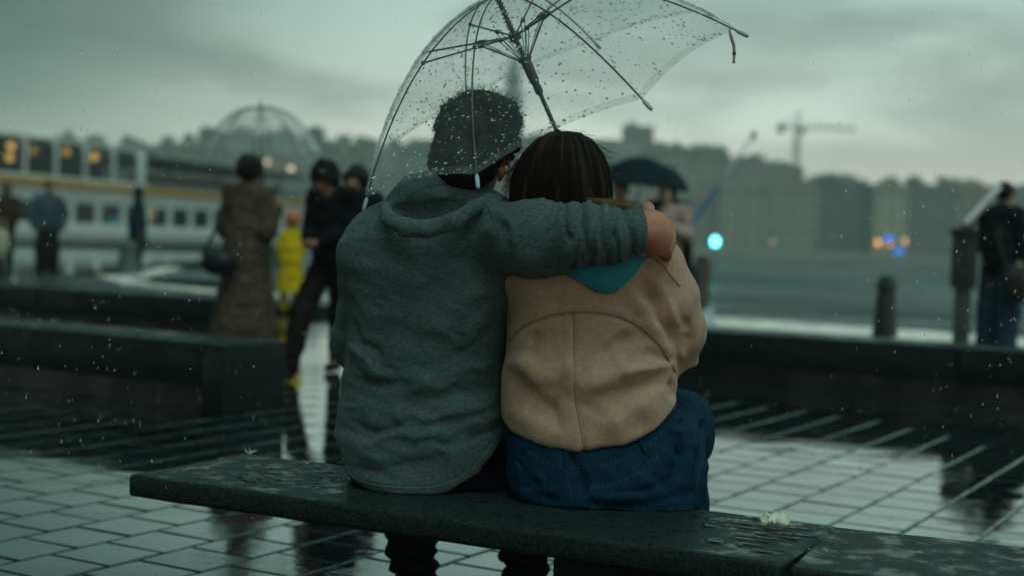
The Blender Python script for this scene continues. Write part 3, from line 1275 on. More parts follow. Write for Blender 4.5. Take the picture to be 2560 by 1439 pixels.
    def sign(u, v, y, w, h, label):
        c = at(u, v, y)
        t = thing('lit_sign', (c[0], y, .9), label, 'sign', 'blue lit signs on the far quay')
        MB().box((c[0], y + .15, c[2]), (w + .3, .25, h + .3), bevel=.04).build('case', mat('sign_case', (.05, .05, .06), .5), t)
        MB().box((c[0], y - .02, c[2]), (w, .06, h), bevel=.02, seg=1).build('face', emitter('sign_blue', (.02, .24, 1.0), 1.2), t)
        MB().tube([(c[0], y + .15, .9), (c[0], y + .15, c[2] - h / 2)], .1, 6).build('post', mat('lamp_pole', (.05, .055, .055), .5), t)
    sign(2222, 597, 403.5, 2.8, 1.5, 'upper blue lit sign on the far quay below the cream building')
    sign(2247, 628, 402, 2.6, 1.5, 'lower blue lit sign on the far quay below the cream building')
    sign(2546, 568, 405, 2.2, 1.8, 'blue lit sign near the orange lamp at the right edge')
    # channel light on a pile standing in the water: the bright cyan disc
    y = 120
    c = at(1788, 603, y)
    t = thing('channel_light', (c[0], y, WATER_Z - .5), 'bright cyan channel light on a thin pole over the water', 'light')
    MB().tube([(c[0], y, WATER_Z - .5), (c[0], y, c[2] - .32)], .05, 8).build('pole', mat('lamp_pole', (.05, .055, .055), .5), t)
    MB().lathe([(.20, 0), (.30, .08), (.32, .35), (.28, .65), (.12, .78)], (c[0], y, c[2] - .4), 14).build('lantern', emitter('lamp_cyan', (.16, .92, 1.0), 5.5), t, smooth=True)
    MB().lathe([(.2, 0), (.43, .02), (.1, .14), (.03, .2)], (c[0], y, c[2] + .39), 14).build('lantern_cap', mat('lamp_pole', (.05, .055, .055), .5), t)


build_shore()


# ------------------------------------------------------------------ ferry
def build_ferry():
    P0, T = np.array([-27.0, 75.0]), np.array([.295, .9555])
    Nn = np.array([T[1], -T[0]])          # side toward the camera
    yaw = math.atan2(T[1], T[0])

    def fp(s, d, z):
        q = P0 + T * s - Nn * d
        return np.array([q[0], q[1], z])
    t = thing('ferry', fp(12, 3, WATER_Z), 'white double deck ferry with yellow stripe and dark green hull moored at left', 'ferry')
    WHT = mat('ferry_white', (.62, .66, .63), .35, (.52, .56, .53), scale=.6, spec=.5)
    GRN = mat('ferry_green', (.02, .055, .042), .4, (.03, .07, .055), scale=.5)
    YEL = mat('ferry_yellow', (.50, .27, .06), .45, scale=.8)
    DRK = mat('ferry_dark', (.022, .028, .03), .5, scale=.5)
    GLS = glassy('ferry_glass', (.62, .68, .68))

    def fbox(s0, s1, d0, d1, z0, z1, name, m, bevel=0.0, parent=t):
        return MB().box(fp((s0 + s1) / 2, (d0 + d1) / 2, (z0 + z1) / 2), (s1 - s0, d1 - d0, z1 - z0), yaw, bevel=bevel).build(name, m, parent, auto=bool(bevel))
    S0, S1 = -9.0, 37.0
    # hull: plan with rounded stern and pointed bow toward the left
    prof = []
    for s, hw in ((S0 - 6, .15), (S0 - 4, 1.6), (S0, 3.2), (S0 + 5, 4.0), (S1 - 5, 4.0), (S1 - 1, 3.4), (S1 + 1, 2.2)):
        prof.append((s, hw))
    V, F = [], []
    for zi, k in ((WATER_Z - .6, .86), (-.5, .95), (.12, 1.0)):
        for s, hw in prof:
            V.append(fp(s, 4 - hw * k, zi))
        for s, hw in reversed(prof):
            V.append(fp(s, 4 + hw * k, zi))
    n = len(prof) * 2
    for r in range(2):
        for i in range(n):
            F.append((r * n + i, r * n + (i + 1) % n, (r + 1) * n + (i + 1) % n, (r + 1) * n + i))
    F.append(tuple(2 * n + i for i in range(n)))
    F.append(tuple(range(n - 1, -1, -1)))
    MB().add(V, F).build('hull', GRN, t)
    fbox(S0 - 1, S1 + .3, -.06, .10, .02, .30, 'rub_rail', mat('ferry_rail', (.34, .34, .30), .5))
    fbox(S0 - 1, S1, .12, 7.9, .14, .34, 'main_deck', DRK)
    # main deck house: wall strips and window openings with panes
    fbox(S0 + 2, S1 - 1, .3, .42, .34, 1.12, 'lower_wall', WHT, .02)
    fbox(S0 + 2, S1 - 1, .3, .42, 2.28, 3.02, 'upper_wall', WHT, .02)
    fbox(S0 + 2, S1 - 1, 3.2, 3.4, .34, 3.0, 'core_wall', DRK)
    fbox(S0 + 2, S1 - 1, .3, 7.7, 3.02, 3.16, 'upper_deck', WHT)
    k = 0
    s = S0 + 2.0
    while s < S1 - 2:
        w = 2.05
        fbox(s, s + .62, .31, .41, 1.12, 2.28, 'window_pillar', WHT)
        p = fbox(s + .62, s + .62 + w - .0, .35, .38, 1.12, 2.28, 'window_pane', GLS)
        s += w + .62
        k += 1
    fbox(S0 - .5, S1 + .2, -.02, .26, 3.1, 3.52, 'yellow_stripe', YEL, .05)
    # upper saloon with large rounded windows up to s = 13.6
    fbox(S0 + 1, 14.2, .1, .3, 3.52, 3.70, 'saloon_sill', WHT, .03)
    fbox(S0 + 1, 14.0, .1, 6.5, 5.60, 5.80, 'saloon_roof', WHT, .08)
    fbox(S0 + 1, 13.8, 3.0, 3.1, 3.2, 5.4, 'saloon_core', DRK)
    ss = [-6.3, -3.5, -.7, 2.1, 4.9, 7.7, 10.6, 13.3]
    for i, s in enumerate(ss):
        w = .30 if i < len(ss) - 1 else .95
        fbox(s - .17, s - .17 + w, .12, .3, 3.70, 5.60, 'saloon_pillar', WHT, .05)
        if i < len(ss) - 1:
            e = ss[i + 1] - .17
            fbox(s + .13, e, .2, .23, 3.70, 5.60, 'saloon_pane', GLS)
            # rounded upper corner gusset
            a = MB()
            pts = [fp(e, .14, 5.60), fp(e, .14, 4.90)] + [fp(e - .62 + .62 * math.cos(w2), .14, 4.90 + .69 * math.sin(w2)) for w2 in np.linspace(.15, math.pi / 2, 6)]
            pts2 = [p - np.array([*Nn, 0]) * .12 for p in pts]
            m = len(pts)
            a.add(pts + pts2, [tuple(range(m)), tuple(range(2 * m - 1, m - 1, -1))] + [(i2, m + i2, m + (i2 + 1) % m, (i2 + 1) % m) for i2 in range(m)])
            a.build('window_gusset', WHT, t)
    # open after deck: canopy on posts, bulwark, rows of red seats
    fbox(14.3, S1 - .5, .1, 7.5, 5.12, 5.48, 'canopy', DRK, .05)
    fbox(14.2, S1 - 1, .12, .24, 3.52, 3.95, 'bulwark', mat('ferry_bulwark', (.09, .11, .11), .5), .02)
    for s in np.arange(17, S1 - 1, 3.2):
        fbox(s, s + .12, .3, .42, 3.9, 5.12, 'canopy_post', DRK)
    for s in np.arange(15.5, S1 - 2, 1.5):
        b = MB()
        b.box(fp(s, 1.5, 3.75), (.5, 1.6, .1), yaw, bevel=.03)
        b.box(fp(s + .22, 1.5, 4.1), (.1, 1.6, .75), yaw, bevel=.03)
        b.build('deck_seat', mat('seat_red', (.16, .045, .04), .6), t, auto=True)
    for s in np.arange(15, S1 - 1, 1.1):
        fbox(s, s + .04, .16, .2, 3.95, 4.25, 'rail_post', DRK)
    fbox(14.4, S1 - 1, .15, .21, 4.25, 4.30, 'hand_rail', DRK)
    # lit ceiling lamps inside the saloon
    for i, (u, v) in enumerate(((28, 366), (24, 394), (84, 376), (166, 380), (236, 392))):
        d = ray(u, v)
        # meet the plane a little inside the glass
        q = P0 - Nn * 1.3
        tt = ((q - EYE[:2]) @ Nn) / (d[:2] @ Nn)
        c = EYE + d * tt
        MB().ball(c, (.24, .24, .24), 10, 7).build('ceiling_lamp', emitter('ferry_lamp_%d' % i, (1.0, .50, .12), [1.7, 1.5, .5, 1.0, 1.7][i]), t, smooth=True)
        MB().tube([c, (c[0], c[1], 5.61)], .02, 5).build('lamp_cord', DRK, t)
    d = ray(380, 532)
    c = EYE + d * (((P0 - Nn * .9 - EYE[:2]) @ Nn) / (d[:2] @ Nn))
    MB().box(c, (.5, .05, .8), yaw, bevel=.02).build('lit_panel', emitter('ferry_panel', (1, .55, .15), .5), t)


build_ferry()


# ------------------------------------------------------------------ stone benches
def build_benches():
    u = np.array([math.cos(R(-27)), math.sin(R(-27))])
    w = np.array([-u[1], u[0]])
    O = np.array([-.89, 3.335])

    def slab(o, u, w, L, Wd, z0, z1, name, parent, bev=.012, dent=0.0, seed=0):
        """dense slab with eased edges and a slightly uneven top"""
        bm = bmesh.new()
        bmesh.ops.create_cube(bm, size=1)
        for v in bm.verts:
            v.co = Vector(((v.co.x + .5) * L, (v.co.y + .5) * Wd, z0 + (v.co.z + .5) * (z1 - z0)))
        bmesh.ops.bevel(bm, geom=list(bm.edges), offset=bev, segments=4, profile=.5, affect='EDGES')
        bmesh.ops.subdivide_edges(bm, edges=[e for e in bm.edges if e.calc_length() > .1], cuts=24, use_grid_fill=True)
        V = np.array([v.co[:] for v in bm.verts])
        dz = fbm(V * [18, 18, 18] + seed, 3) * .0012 * (1 + dent)
        for v, dd, q in zip(bm.verts, dz, V):
            p = o + u * q[0] + w * q[1]
            v.co = Vector((p[0], p[1], q[2] + dd))
        base = wloc(parent)
        for v in bm.verts:
            v.co -= Vector(base)
        me = bpy.data.meshes.new(name)
        bm.to_mesh(me)
        bm.free()
        me.polygons.foreach_set('use_smooth', np.ones(len(me.polygons), bool))
        me.set_sharp_from_angle(angle=R(50))
        return link(name, me, M_GRAN, parent, base)
    t = thing('stone_bench', (.2, 3.0, 0), 'dark wet granite bench that the embracing couple sits on', 'bench')
    yaw = R(-27)
    slab(O, u, w, 1.575, .44, .318, .37, 'slab', t, .011)
    u2 = np.array([math.cos(R(-22)), math.sin(R(-22))])
    w2 = np.array([-u2[1], u2[0]])
    slab(O + u * 1.59 + w * .012, u2, w2, 1.6, .45, .312, .364, 'slab', t, .011, seed=9)
    for s in (.62, 1.12):
        pass
    c = O + u * 1.20 + w * .30
    MB().box((*c, .306), (.68, .16, .024), yaw, bevel=.004).build('bearer', M_GRAN_B, t)
    for s in (1.22,):
        c = O + u * s + w * .23
        MB().box((*c, .147), (.34, .20, .294), yaw, bevel=.01).build('pedestal', M_GRAN_B, t)
    c = O + u * 1.59 + u2 * 1.1 + w2 * .23
    MB().box((*c, .155), (.5, .32, .31), R(-22), bevel=.01).build('pedestal', M_GRAN_B, t)

    def long_bench(near_right, ang, length, width, label, right_pier=True):
        a = R(ang)
        u = np.array([math.cos(a), math.sin(a)])
        w = np.array([-u[1], u[0]])
        o = np.array(near_right) - u * length
        t = thing('stone_bench', (*(o + u * length / 2 + w * width / 2), 0), label, 'bench', 'long stone benches on the quay')
        n = int(length / 2.2)
        L = (length - .16) / n
        for i in range(n):
            c = o + u * (i * L + L / 2) + w * width / 2
            MB().box((*c, .255), (L - .012, width, .23), a, bevel=.014).build('slab', M_GRAN_B, t, auto=True)
        c = o + u * (length - .16) / 2 + w * width / 2
        MB().box((*c, .07), (length - .4, width - .3, .14), a).build('plinth', M_RISER, t)
        c = o + u * (length - .078) + w * width / 2
        MB().box((*c, .185), (.156, width - .006, .37), a, bevel=.014).build('end_block', M_GRAN_B, t, auto=True)
        return t
    long_bench((-1.46, 7.25), -30.5, 6.8, .50, 'long dark stone bench nearest on the left with pale wet top')
    long_bench((-2.35, 12.0), -28, 8.5, .50, 'long dark stone bench further back on the left before the ferry')
    long_bench((6.9, 6.65), -31.5, 7.0, .52, 'long dark stone bench on the right before the water edge')


build_benches()
# ================================================================== people
SKIN = None


def skin_mat(name='skin', col=(.34, .155, .10)):
    if name in MATS:
        return MATS[name]
    m = mat(name, col, .45, tuple(c * .8 for c in col), scale=40, bump=.15, bscale=300, bdist=.0006)
    b = m.node_tree.nodes['Principled BSDF']
    b.inputs['Subsurface Weight'].default_value = .12
    b.inputs['Subsurface Radius'].default_value = (.01, .004, .002)
    return m


def head_prims(S, c, fwd, up, s=1.0):
    """skull, jaw, nose, brow, lips, ears around the head centre c (metres for a 1.7 m figure times s)"""
    A = rot_axes(fwd, up)
    c = np.asarray(c, float)
    W = lambda x, y, z: c + (A[0] * x + A[1] * y + A[2] * z) * s
    S.ell(W(0, -.012, .022), np.array([.074, .092, .088]) * s, A, .02)
    S.ell(W(0, .022, -.035), np.array([.058, .068, .075]) * s, A, .03)
    S.ell(W(0, .055, -.082), np.array([.030, .028, .024]) * s, A, .03)
    S.cone(W(0, .088, .018), W(0, .106, -.018), .008 * s, .013 * s, .012)
    S.cone(W(-.035, .077, .03), W(.035, .077, .03), .011 * s, .011 * s, .015)
    S.cone(W(-.02, .082, -.047), W(.02, .082, -.047), .008 * s, .008 * s, .01)
    S.cone(W(-.018, .080, -.058), W(.018, .080, -.058), .008 * s, .008 * s, .01)
    for sx in (-1, 1):
        S.ell(W(sx * .032, .078, .008), np.array([.013, .010, .008]) * s, A, .006)
        E2_ = rot_axes(A[1] + A[0] * sx * .9, A[2])
        S.ell(W(sx * .083, -.012, -.004), np.array([.006, .019, .032]) * s, E2_ @ np.eye(3), .008)
        S.ell(W(sx * .080, -.002, -.034), np.array([.006, .009, .012]) * s, A, .008)
        S.ell(W(sx * .090, -.010, .0), np.array([.006, .010, .018]) * s, E2_, .003, 'sub')
    return W


def hand_prims(S, wrist, d, nrm, s=1.0, curl=.5, side=1, spread=.12):
    """palm, four unequal fingers with two bends, and a thumb leaving the side of the palm.
    d: wrist to knuckles; nrm: out of the palm; side: +1 thumb toward cross(d, nrm)"""
    d = np.asarray(d, float) / np.linalg.norm(d)
    nrm = np.asarray(nrm, float)
    nrm = nrm - d * (nrm @ d)
    nrm /= np.linalg.norm(nrm)
    t = np.cross(d, nrm) * side
    w = np.asarray(wrist, float)
    P = lambda a, b, c=0: w + (d * a + t * b + nrm * c) * s
    S.ell(P(.048, .0, 0), np.array([.040, .050, .017]) * s, np.array([t, d, nrm]), .012)
    S.cone(P(.0, 0, 0), P(.03, 0, 0), .026 * s, .026 * s, .02)
    for i, (b, L, r) in enumerate(((.030, .072, .0092), (.010, .080, .0095), (-.011, .074, .0090), (-.031, .058, .0080))):
        p = P(.085 - abs(b) * .12, b)
        dirv = d + t * b * spread * 10 * .3
        dirv /= np.linalg.norm(dirv)
        ang = curl * .75
        for k, f in enumerate((.45, .31, .24)):
            v = dirv * math.cos(ang) + nrm * math.sin(ang)
            q = p + v * L * f * s
            S.cone(p, q, r * s * (1 - .08 * k), r * s * (1 - .08 * (k + 1)), .006)
            p = q
            ang += curl * (1.0 if k == 0 else .8)
    p = P(.018, .032, .006)
    q = P(.052, .060, .014 + .02 * curl)
    S.cone(p, q, .014 * s, .0115 * s, .012)
    S.cone(q, P(.084, .064 - .02 * curl, .020 + .03 * curl), .0115 * s, .009 * s, .006)


DEFJ = dict(pel=(0, 0, .93), chest=(0, .01, 1.24), neck=(0, -.005, 1.43), head=(0, .03, 1.58),
            sh_l=(-.175, 0, 1.385), sh_r=(.175, 0, 1.385), el_l=(-.22, -.02, 1.11), el_r=(.22, -.02, 1.11),
            wr_l=(-.21, .06, .87), wr_r=(.21, .06, .87), hip_l=(-.09, 0, .90), hip_r=(.09, 0, .90),
            kn_l=(-.10, .03, .49), kn_r=(.10, .03, .49), an_l=(-.11, 0, .085), an_r=(.11, 0, .085),
            toe_l=(-.13, .15, .03), toe_r=(.13, .15, .03))


def person(loc, yaw, H, label, pose=None, top=((.02, .02, .025), .78, .0), bottom=(.02, .02, .025), hair=((.01, .008, .007), 'short'),
           face=None, shoe=(.015, .015, .018), skin=(.30, .16, .11), res=.016, coat_hem=None, loose=1.0, hood=False, group='people on the quay', topmat=None, hs=1.0):
    """a standing figure: one continuous body, with clothing and hair as children. yaw 0 faces away from the camera"""
    J = dict(DEFJ)
    J.update(pose or {})
    k = H / 1.70
    cy, sy = math.cos(yaw), math.sin(yaw)
    loc = np.asarray(loc, float)

    def X(p):
        p = np.asarray(p, float) * k
        return loc + np.array([p[0] * cy - p[1] * sy, p[0] * sy + p[1] * cy, p[2]])
    Jw = {n: X(p) for n, p in J.items()}
    dirw = lambda v: np.array([v[0] * cy - v[1] * sy, v[0] * sy + v[1] * cy, v[2]])
    root = thing('person', loc, label, 'person', group)
    up = dirw(np.array(J['head']) - np.array(J['neck']) + np.array([0, -.02, 0]))
    fwd = dirw(np.array(face if face else (0, 1, 0), float))
    # --- body
    S = SDF()
    S.ell(Jw['pel'], np.array([.145, .10, .12]) * k, rot_axes(dirw((0, 1, 0)), (0, 0, 1)), .05)
    S.ell(Jw['chest'], np.array([.15, .10, .19]) * k, rot_axes(dirw((0, 1, 0)), (0, 0, 1)), .08)
    S.cone(Jw['sh_l'], Jw['sh_r'], .055 * k, .055 * k, .06)
    S.cone(Jw['neck'] - [0, 0, .03 * k], Jw['head'] - [0, 0, .03 * k], .052 * k, .05 * k, .03)
    head_prims(S, Jw['head'], fwd, up, k * hs)
    for s_ in 'lr':
        S.chain([Jw['sh_' + s_], Jw['el_' + s_], Jw['wr_' + s_]], [.048 * k, .038 * k, .027 * k], .02)
        S.chain([Jw['hip_' + s_], Jw['kn_' + s_], Jw['an_' + s_]], [.082 * k, .055 * k, .038 * k], .03)
        S.cone(Jw['an_' + s_], Jw['toe_' + s_], .036 * k, .028 * k, .03)
        dv = Jw['wr_' + s_] - Jw['el_' + s_]
        hn = dirw((.8 if s_ == 'l' else -.8, .3, .3))
        hand_prims(S, Jw['wr_' + s_], dv, hn, k, .7, 1 if s_ == 'l' else -1)
    V, F = S.mesh(res * .75, 1)
    quad_mesh('body', V, F, skin_mat('skin_%.2f' % skin[0], skin), root)
    # --- trousers
    S = SDF()
    lw = loose
    S.ell(Jw['pel'], np.array([.16, .118, .13]) * k, rot_axes(dirw((0, 1, 0)), (0, 0, 1)), .05)
    for s_ in 'lr':
        S.chain([Jw['hip_' + s_], Jw['kn_' + s_], Jw['an_' + s_] + [0, 0, .01]], [.098 * k, .075 * k * lw, .062 * k * lw], .03)
    V, F = S.mesh(res, 1)
    N = normals(V, F)
    V = V + N * (fbm(V * [14, 14, 26], 2) * .008)[:, None]
    quad_mesh('trousers', V, F, mat('cloth_%.3f_%.3f_%.3f' % bottom, bottom, .85, tuple(c * .7 for c in bottom), scale=30, spec=.06), root)
    # --- shoes
    for s_ in 'lr':
        S = SDF()
        S.cone(Jw['an_' + s_] - [0, 0, .035 * k], Jw['toe_' + s_] + [0, 0, .005], .047 * k, .037 * k, .02)
        S.cut(lambda P: loc[2] + .004 - P[..., 2])
        V, F = S.mesh(res * .8, 1)
        quad_mesh('shoe', V, F, mat('shoe_%.3f' % shoe[0], shoe, .5), root)
    # --- top
    tc = top[0]
    hem = top[1]
    S = SDF()
    S.ell(Jw['chest'], np.array([.178, .132, .22]) * k, rot_axes(dirw((0, 1, 0)), (0, 0, 1)), .08)
    S.ell((Jw['pel'] + Jw['chest']) / 2 - [0, 0, .03], np.array([.172, .13, .2]) * k, rot_axes(dirw((0, 1, 0)), (0, 0, 1)), .08)
    S.ell(Jw['pel'], np.array([.178, .135, .14]) * k, rot_axes(dirw((0, 1, 0)), (0, 0, 1)), .06)
    S.cone(Jw['sh_l'], Jw['sh_r'], .074 * k, .074 * k, .06)
    S.cone(Jw['neck'] - [0, 0, .04], Jw['neck'] + [0, 0, .015 * k], .075 * k, .066 * k, .04)
    for s_ in 'lr':
        a, b, c = Jw['sh_' + s_], Jw['el_' + s_], Jw['wr_' + s_]
        S.chain([a, b, b + (c - b) * .93], [.076 * k, .062 * k * lw, .048 * k * lw], .03)
    if coat_hem:
        hz, hr = coat_hem
        S.cone(Jw['pel'] + [0, 0, .1], np.array([Jw['pel'][0], Jw['pel'][1], loc[2] + hz * k]), .16 * k, hr, .08)
        S.cut(lambda P: loc[2] + hz * k - P[..., 2])
    else:
        S.cut(lambda P: loc[2] + hem * k - P[..., 2])
    if hood:
        S.ell(Jw['head'] - fwd * .018 * k + up / np.linalg.norm(up) * .01, np.array([.105, .115, .135]) * k, rot_axes(fwd, up), .03)
        S.ell(Jw['head'] + fwd * .10 * k, np.array([.075, .09, .10]) * k, rot_axes(fwd, up), .02, 'sub')
    V, F = S.mesh(res, 1)
    N = normals(V, F)
    V = V + N * (fbm(V * [12, 12, 20] + 5, 3) * .011)[:, None]
    quad_mesh('coat' if coat_hem else 'jacket', V, F, topmat or mat('cloth_%.3f_%.3f_%.3f' % tc, tc, .85, tuple(c * .65 for c in tc), scale=25, spec=.06), root)
    # --- hair
    hc, style = hair
    hm = mat('hair_%.3f' % hc[0], hc, .55, tuple(c * .6 for c in hc), scale=60, spec=.15)
    if style != 'none':
        kk = k * hs
        A = rot_axes(fwd, up)
        W = lambda x, y, z: Jw['head'] + (A[0] * x + A[1] * y + A[2] * z) * kk
        S = SDF()
        g = {'short': 1.0, 'curly': 1.16, 'long': 1.06}[style]
        S.ell(W(0, -.018, .030), np.array([.087, .104, .098]) * kk * g, A, .02)
        if style == 'long':
            S.cone(W(0, -.05, .0), W(0, -.06, -.16), .075 * kk, .055 * kk, .04)
            S.cone(W(-.06, -.02, -.0), W(-.07, -.01, -.15), .035 * kk, .03 * kk, .03)
            S.cone(W(.06, -.02, -.0), W(.07, -.01, -.15), .035 * kk, .03 * kk, .03)
        if style == 'curly':
            for q in range(26):
                a, e = random.uniform(0, 6.28), random.uniform(-.1, 1.4)
                S.ell(W(.09 * math.cos(a) * math.cos(e), -.02 + .10 * math.sin(a) * math.cos(e), .035 + .10 * math.sin(e)), np.array([.03] * 3) * kk, None, .01)
        c2 = W(0, .105, -.035)
        S.ell(c2, np.array([.085, .075, .09]) * kk, A, .02, 'sub')
        V, F = S.mesh(res * .7, 1)
        N = normals(V, F)
        V = V + N * (fbm(V * 45, 2) * .005)[:, None]
        quad_mesh('hair', V, F, hm, root)
    return root, Jw


def clear_drops(fn, n, rmin, rmax, name, parent, seed=3):
    """half-bead rain drops; fn(i) -> (point, outward normal) or None"""
    rg = np.random.default_rng(seed)
    parts = []
    m, q = 7, 3
    for i in range(n):
        r = fn(rg)
        if r is None:
            continue
        p, nn = r
        rad = rmin + (rmax - rmin) * rg.random() ** 3.2
        a = np.cross(nn, [.3, .5, .8])
        a /= np.linalg.norm(a)
        b = np.cross(nn, a)
        V = []
        st = 1 + .5 * rg.random()
        for j in range(q):
            e = j / q * math.pi / 2
            for k in range(m):
                w = 2 * math.pi * k / m
                V.append(p + rad * (math.cos(e) * (math.cos(w) * a * st + math.sin(w) * b) + .62 * math.sin(e) * nn))
        V.append(p + rad * .62 * nn)
        V = np.array(V)
        F = []
        for j in range(q - 1):
            for k in range(m):
                F += [(j * m + k, j * m + (k + 1) % m, (j + 1) * m + (k + 1) % m), (j * m + k, (j + 1) * m + (k + 1) % m, (j + 1) * m + k)]
        for k in range(m):
            F.append(((q - 1) * m + k, (q - 1) * m + (k + 1) % m, q * m))
        for k in range(1, m - 1):
            F.append((0, k + 1, k))
        parts.append((V, np.array(F)))
    o = merge_fast(name, parts, water_drop_mat(), parent, True)
    tag(o, kind='stuff')
    return o


def make_umbrella(c, ax, xdir, ph, Rr, D, label, cat='umbrella', film=None, ribs=8, handle=.45, prof_n=2.0, rib_mat=None, tips=None, detail=True, drops=0,
                  group=None, thick=0.0, hem_m=None, shaft_m=None):
    """open umbrella: rim centre c, axis ax (up), rib phase ph"""
    ax = np.asarray(ax) / np.linalg.norm(ax)
    x = np.asarray(xdir, float)
    x = x - ax * (x @ ax)
    x /= np.linalg.norm(x)
    y = np.cross(ax, x)
    c = np.asarray(c, float)
    foot = c - ax * handle
    t = thing('umbrella', foot, label, cat, group)
    hub = c + ax * (D + .004)

    def rib(k, s):
        w = ph + k * 2 * math.pi / ribs
        return c + ax * D * (1 - s ** prof_n) + Rr * s * (math.cos(w) * x + math.sin(w) * y)

    def film_pt(k, s, tt):
        s2 = s * (1 - .028 * 4 * tt * (1 - tt) * s)
        p = (1 - tt) * rib(k, s2) + tt * rib(k + 1, s2)
        return p + ax * .006
    rm = rib_mat
    ns, nt_ = 18, 8
    for k in range(ribs):
        V = np.array([film_pt(k, (i + .0) / ns, j / nt_) for i in range(ns + 1) for j in range(nt_ + 1)])
        i = np.arange(ns)[:, None] * (nt_ + 1)
        j = np.arange(nt_)[None]
        F = np.stack([i + j, i + j + nt_ + 1, i + j + nt_ + 2, i + j + 1], -1).reshape(-1, 4)
        o = quad_mesh('panel', V, F, film, t)
        if thick:
            md = o.modifiers.new('solid', 'SOLIDIFY')
            md.thickness = thick
        if hem_m:
            hm_ = []
            for s0 in (1.0, .976):
                for j2 in range(nt_ + 1):
                    hm_.append(film_pt(k, s0, j2 / nt_) + ax * .0012)
            n2 = nt_ + 1
            quad_mesh('hem', np.array(hm_), np.array([(q, q + 1, n2 + q + 1, n2 + q) for q in range(nt_)]), hem_m, o)
    for k in range(ribs):
        pts = [rib(k, s) for s in np.linspace(.02, 1.0, 14)]
        d = pts[-1] - pts[-2]
        d /= np.linalg.norm(d)
        r_ = MB().tube(pts + [pts[-1] + d * .008], .0021 if detail else .004, 6).build('rib', rm, t, smooth=True)
        if tips:
            p0 = pts[-1] + d * .006
            MB().tube([p0 - d * .012, p0 - d * .004, p0 + d * .012, p0 + d * .018, p0 + d * .0205], [.003, .0048, .0048, .004, .002], 10).build('tip', tips, r_, smooth=True)
    sm = shaft_m or rm
    MB().tube([hub + ax * .055, hub], .006, 8).build('ferrule', sm, t, smooth=True)
    MB().lathe([(.004, -.012), (.014, -.01), (.016, 0), (.008, .012)], hub, 12, ax).build('crown', sm, t, auto=True)
    MB().tube([hub, c - ax * (handle - .1)], .0055 if detail else .007, 8).build('shaft', sm, t, smooth=True)
    if detail:
        # notch hub with stretchers, runner with spring
        h1, h2 = D * .62, D * .42
        notch = MB().lathe([(.006, -.012), (.015, -.01), (.015, .006), (.008, .012)], c + ax * h1, 12, ax).build('notch', sm, t, auto=True)
        run = MB().lathe([(.007, -.085), (.010, -.08), (.010, -.066), (.0085, -.06), (.012, -.05), (.013, 0), (.017, .004), (.017, .012), (.009, .016)], c + ax * (h2 - .01), 14, ax)
        run.build('runner', sm, t, auto=True)
        sp = MB()
        pts = []
        for q in range(150):
            w = q * .62
            h = D * .98 - (D * .98 - h2 - .02) * q / 149
            pts.append(c + ax * h + .0082 * (math.cos(w) * x + math.sin(w) * y))
        sp.tube(pts, .0012, 4)
        sp.build('spring', sm, t, smooth=True)
        for k in range(ribs):
            j_ = rib(k, .47)
            root = c + ax * h1
            root = root + (j_ - root) / np.linalg.norm(j_ - root) * .012
            st = MB().tube([root, j_], .0024, 6).build('stretcher', sm, t, smooth=True)
            e = root + (j_ - root) * .34
            dv = (j_ - root) / np.linalg.norm(j_ - root)
            MB().tube([e - dv * .016 + ax * .002, e, e + dv * .016], [.003, .0062, .003], 6).build('bracket', sm, st)
            MB().ball(j_, .0058, 7, 5).build('joint', sm, st)
            r0 = c + ax * (h2 + .0) + (e - c - ax * ((e - c) @ ax)) / np.linalg.norm(e - c - ax * ((e - c) @ ax)) * .016
            for off in (-.004, .004):
                tv = np.cross(ax, dv)
                MB().tube([r0 + tv * off, e + tv * off * 1.3], .0011, 5).build('wire', sm, st)
    # handle: straight grip with hooked end
    hp = [c - ax * (handle - .12), c - ax * handle]
    bend = [c - ax * handle + (-ax * math.sin(a) * .03 + x * (1 - math.cos(a)) * .03) for a in np.linspace(0, math.pi, 7)]
    MB().tube(hp[:1] + bend, .011, 8).build('handle', mat('umbrella_handle', (.55, .58, .57), .3), t, smooth=True)
    if drops:
        def fn(rg):
            k = rg.integers(ribs)
            s = math.sqrt(rg.random()) * .99 + .005
            tt = rg.random()
            if rg.random() < .10:
                s = .972 + .028 * rg.random()
            p = film_pt(k, s, tt)
            a = film_pt(k, min(s + .01, 1.01), tt) - p
            b = film_pt(k, s, min(tt + .02, 1.02)) - p
            n = np.cross(a, b)
            n /= np.linalg.norm(n)
            if n @ ax < 0:
                n = -n
            return p + n * .0003, n
        clear_drops(fn, drops, .0009, .0036, 'rain_beads', t)
    return t, foot
# ------------------------------------------------------------------ the couple
SEAT = .3715
_bu = np.array([math.cos(R(-27)), math.sin(R(-27))])
_bw = np.array([-_bu[1], _bu[0]])


def sit(V):
    """cloth rests on the slab: nothing sinks below the seat where the slab is"""
    q = V[:, :2] - np.array([-.89, 3.335])
    a, b = q @ _bu, q @ _bw
    on = (a > -.02) & (a < 1.62) & (b > -.05) & (b < .455)
    V = V.copy()
    V[on, 2] = np.maximum(V[on, 2], SEAT)
    return V


def rows_px(rows):
    """(v, u_left, u_right, depth, half depth) photo rows -> world loft rows"""
    out = []
    for v, a, b, y, hd in rows:
        pa, pb = at(a, v, y), at(b, v, y)
        out.append(((pa[2] + pb[2]) / 2, pa[0], pb[0], y, hd))
    return out


def hem_cut(pts, y):
    P = np.array([at(u, v, y) for u, v in pts])

    def fn(Q):
        return np.interp(Q[..., 0], P[:, 0], P[:, 2]) - Q[..., 2]
    return fn


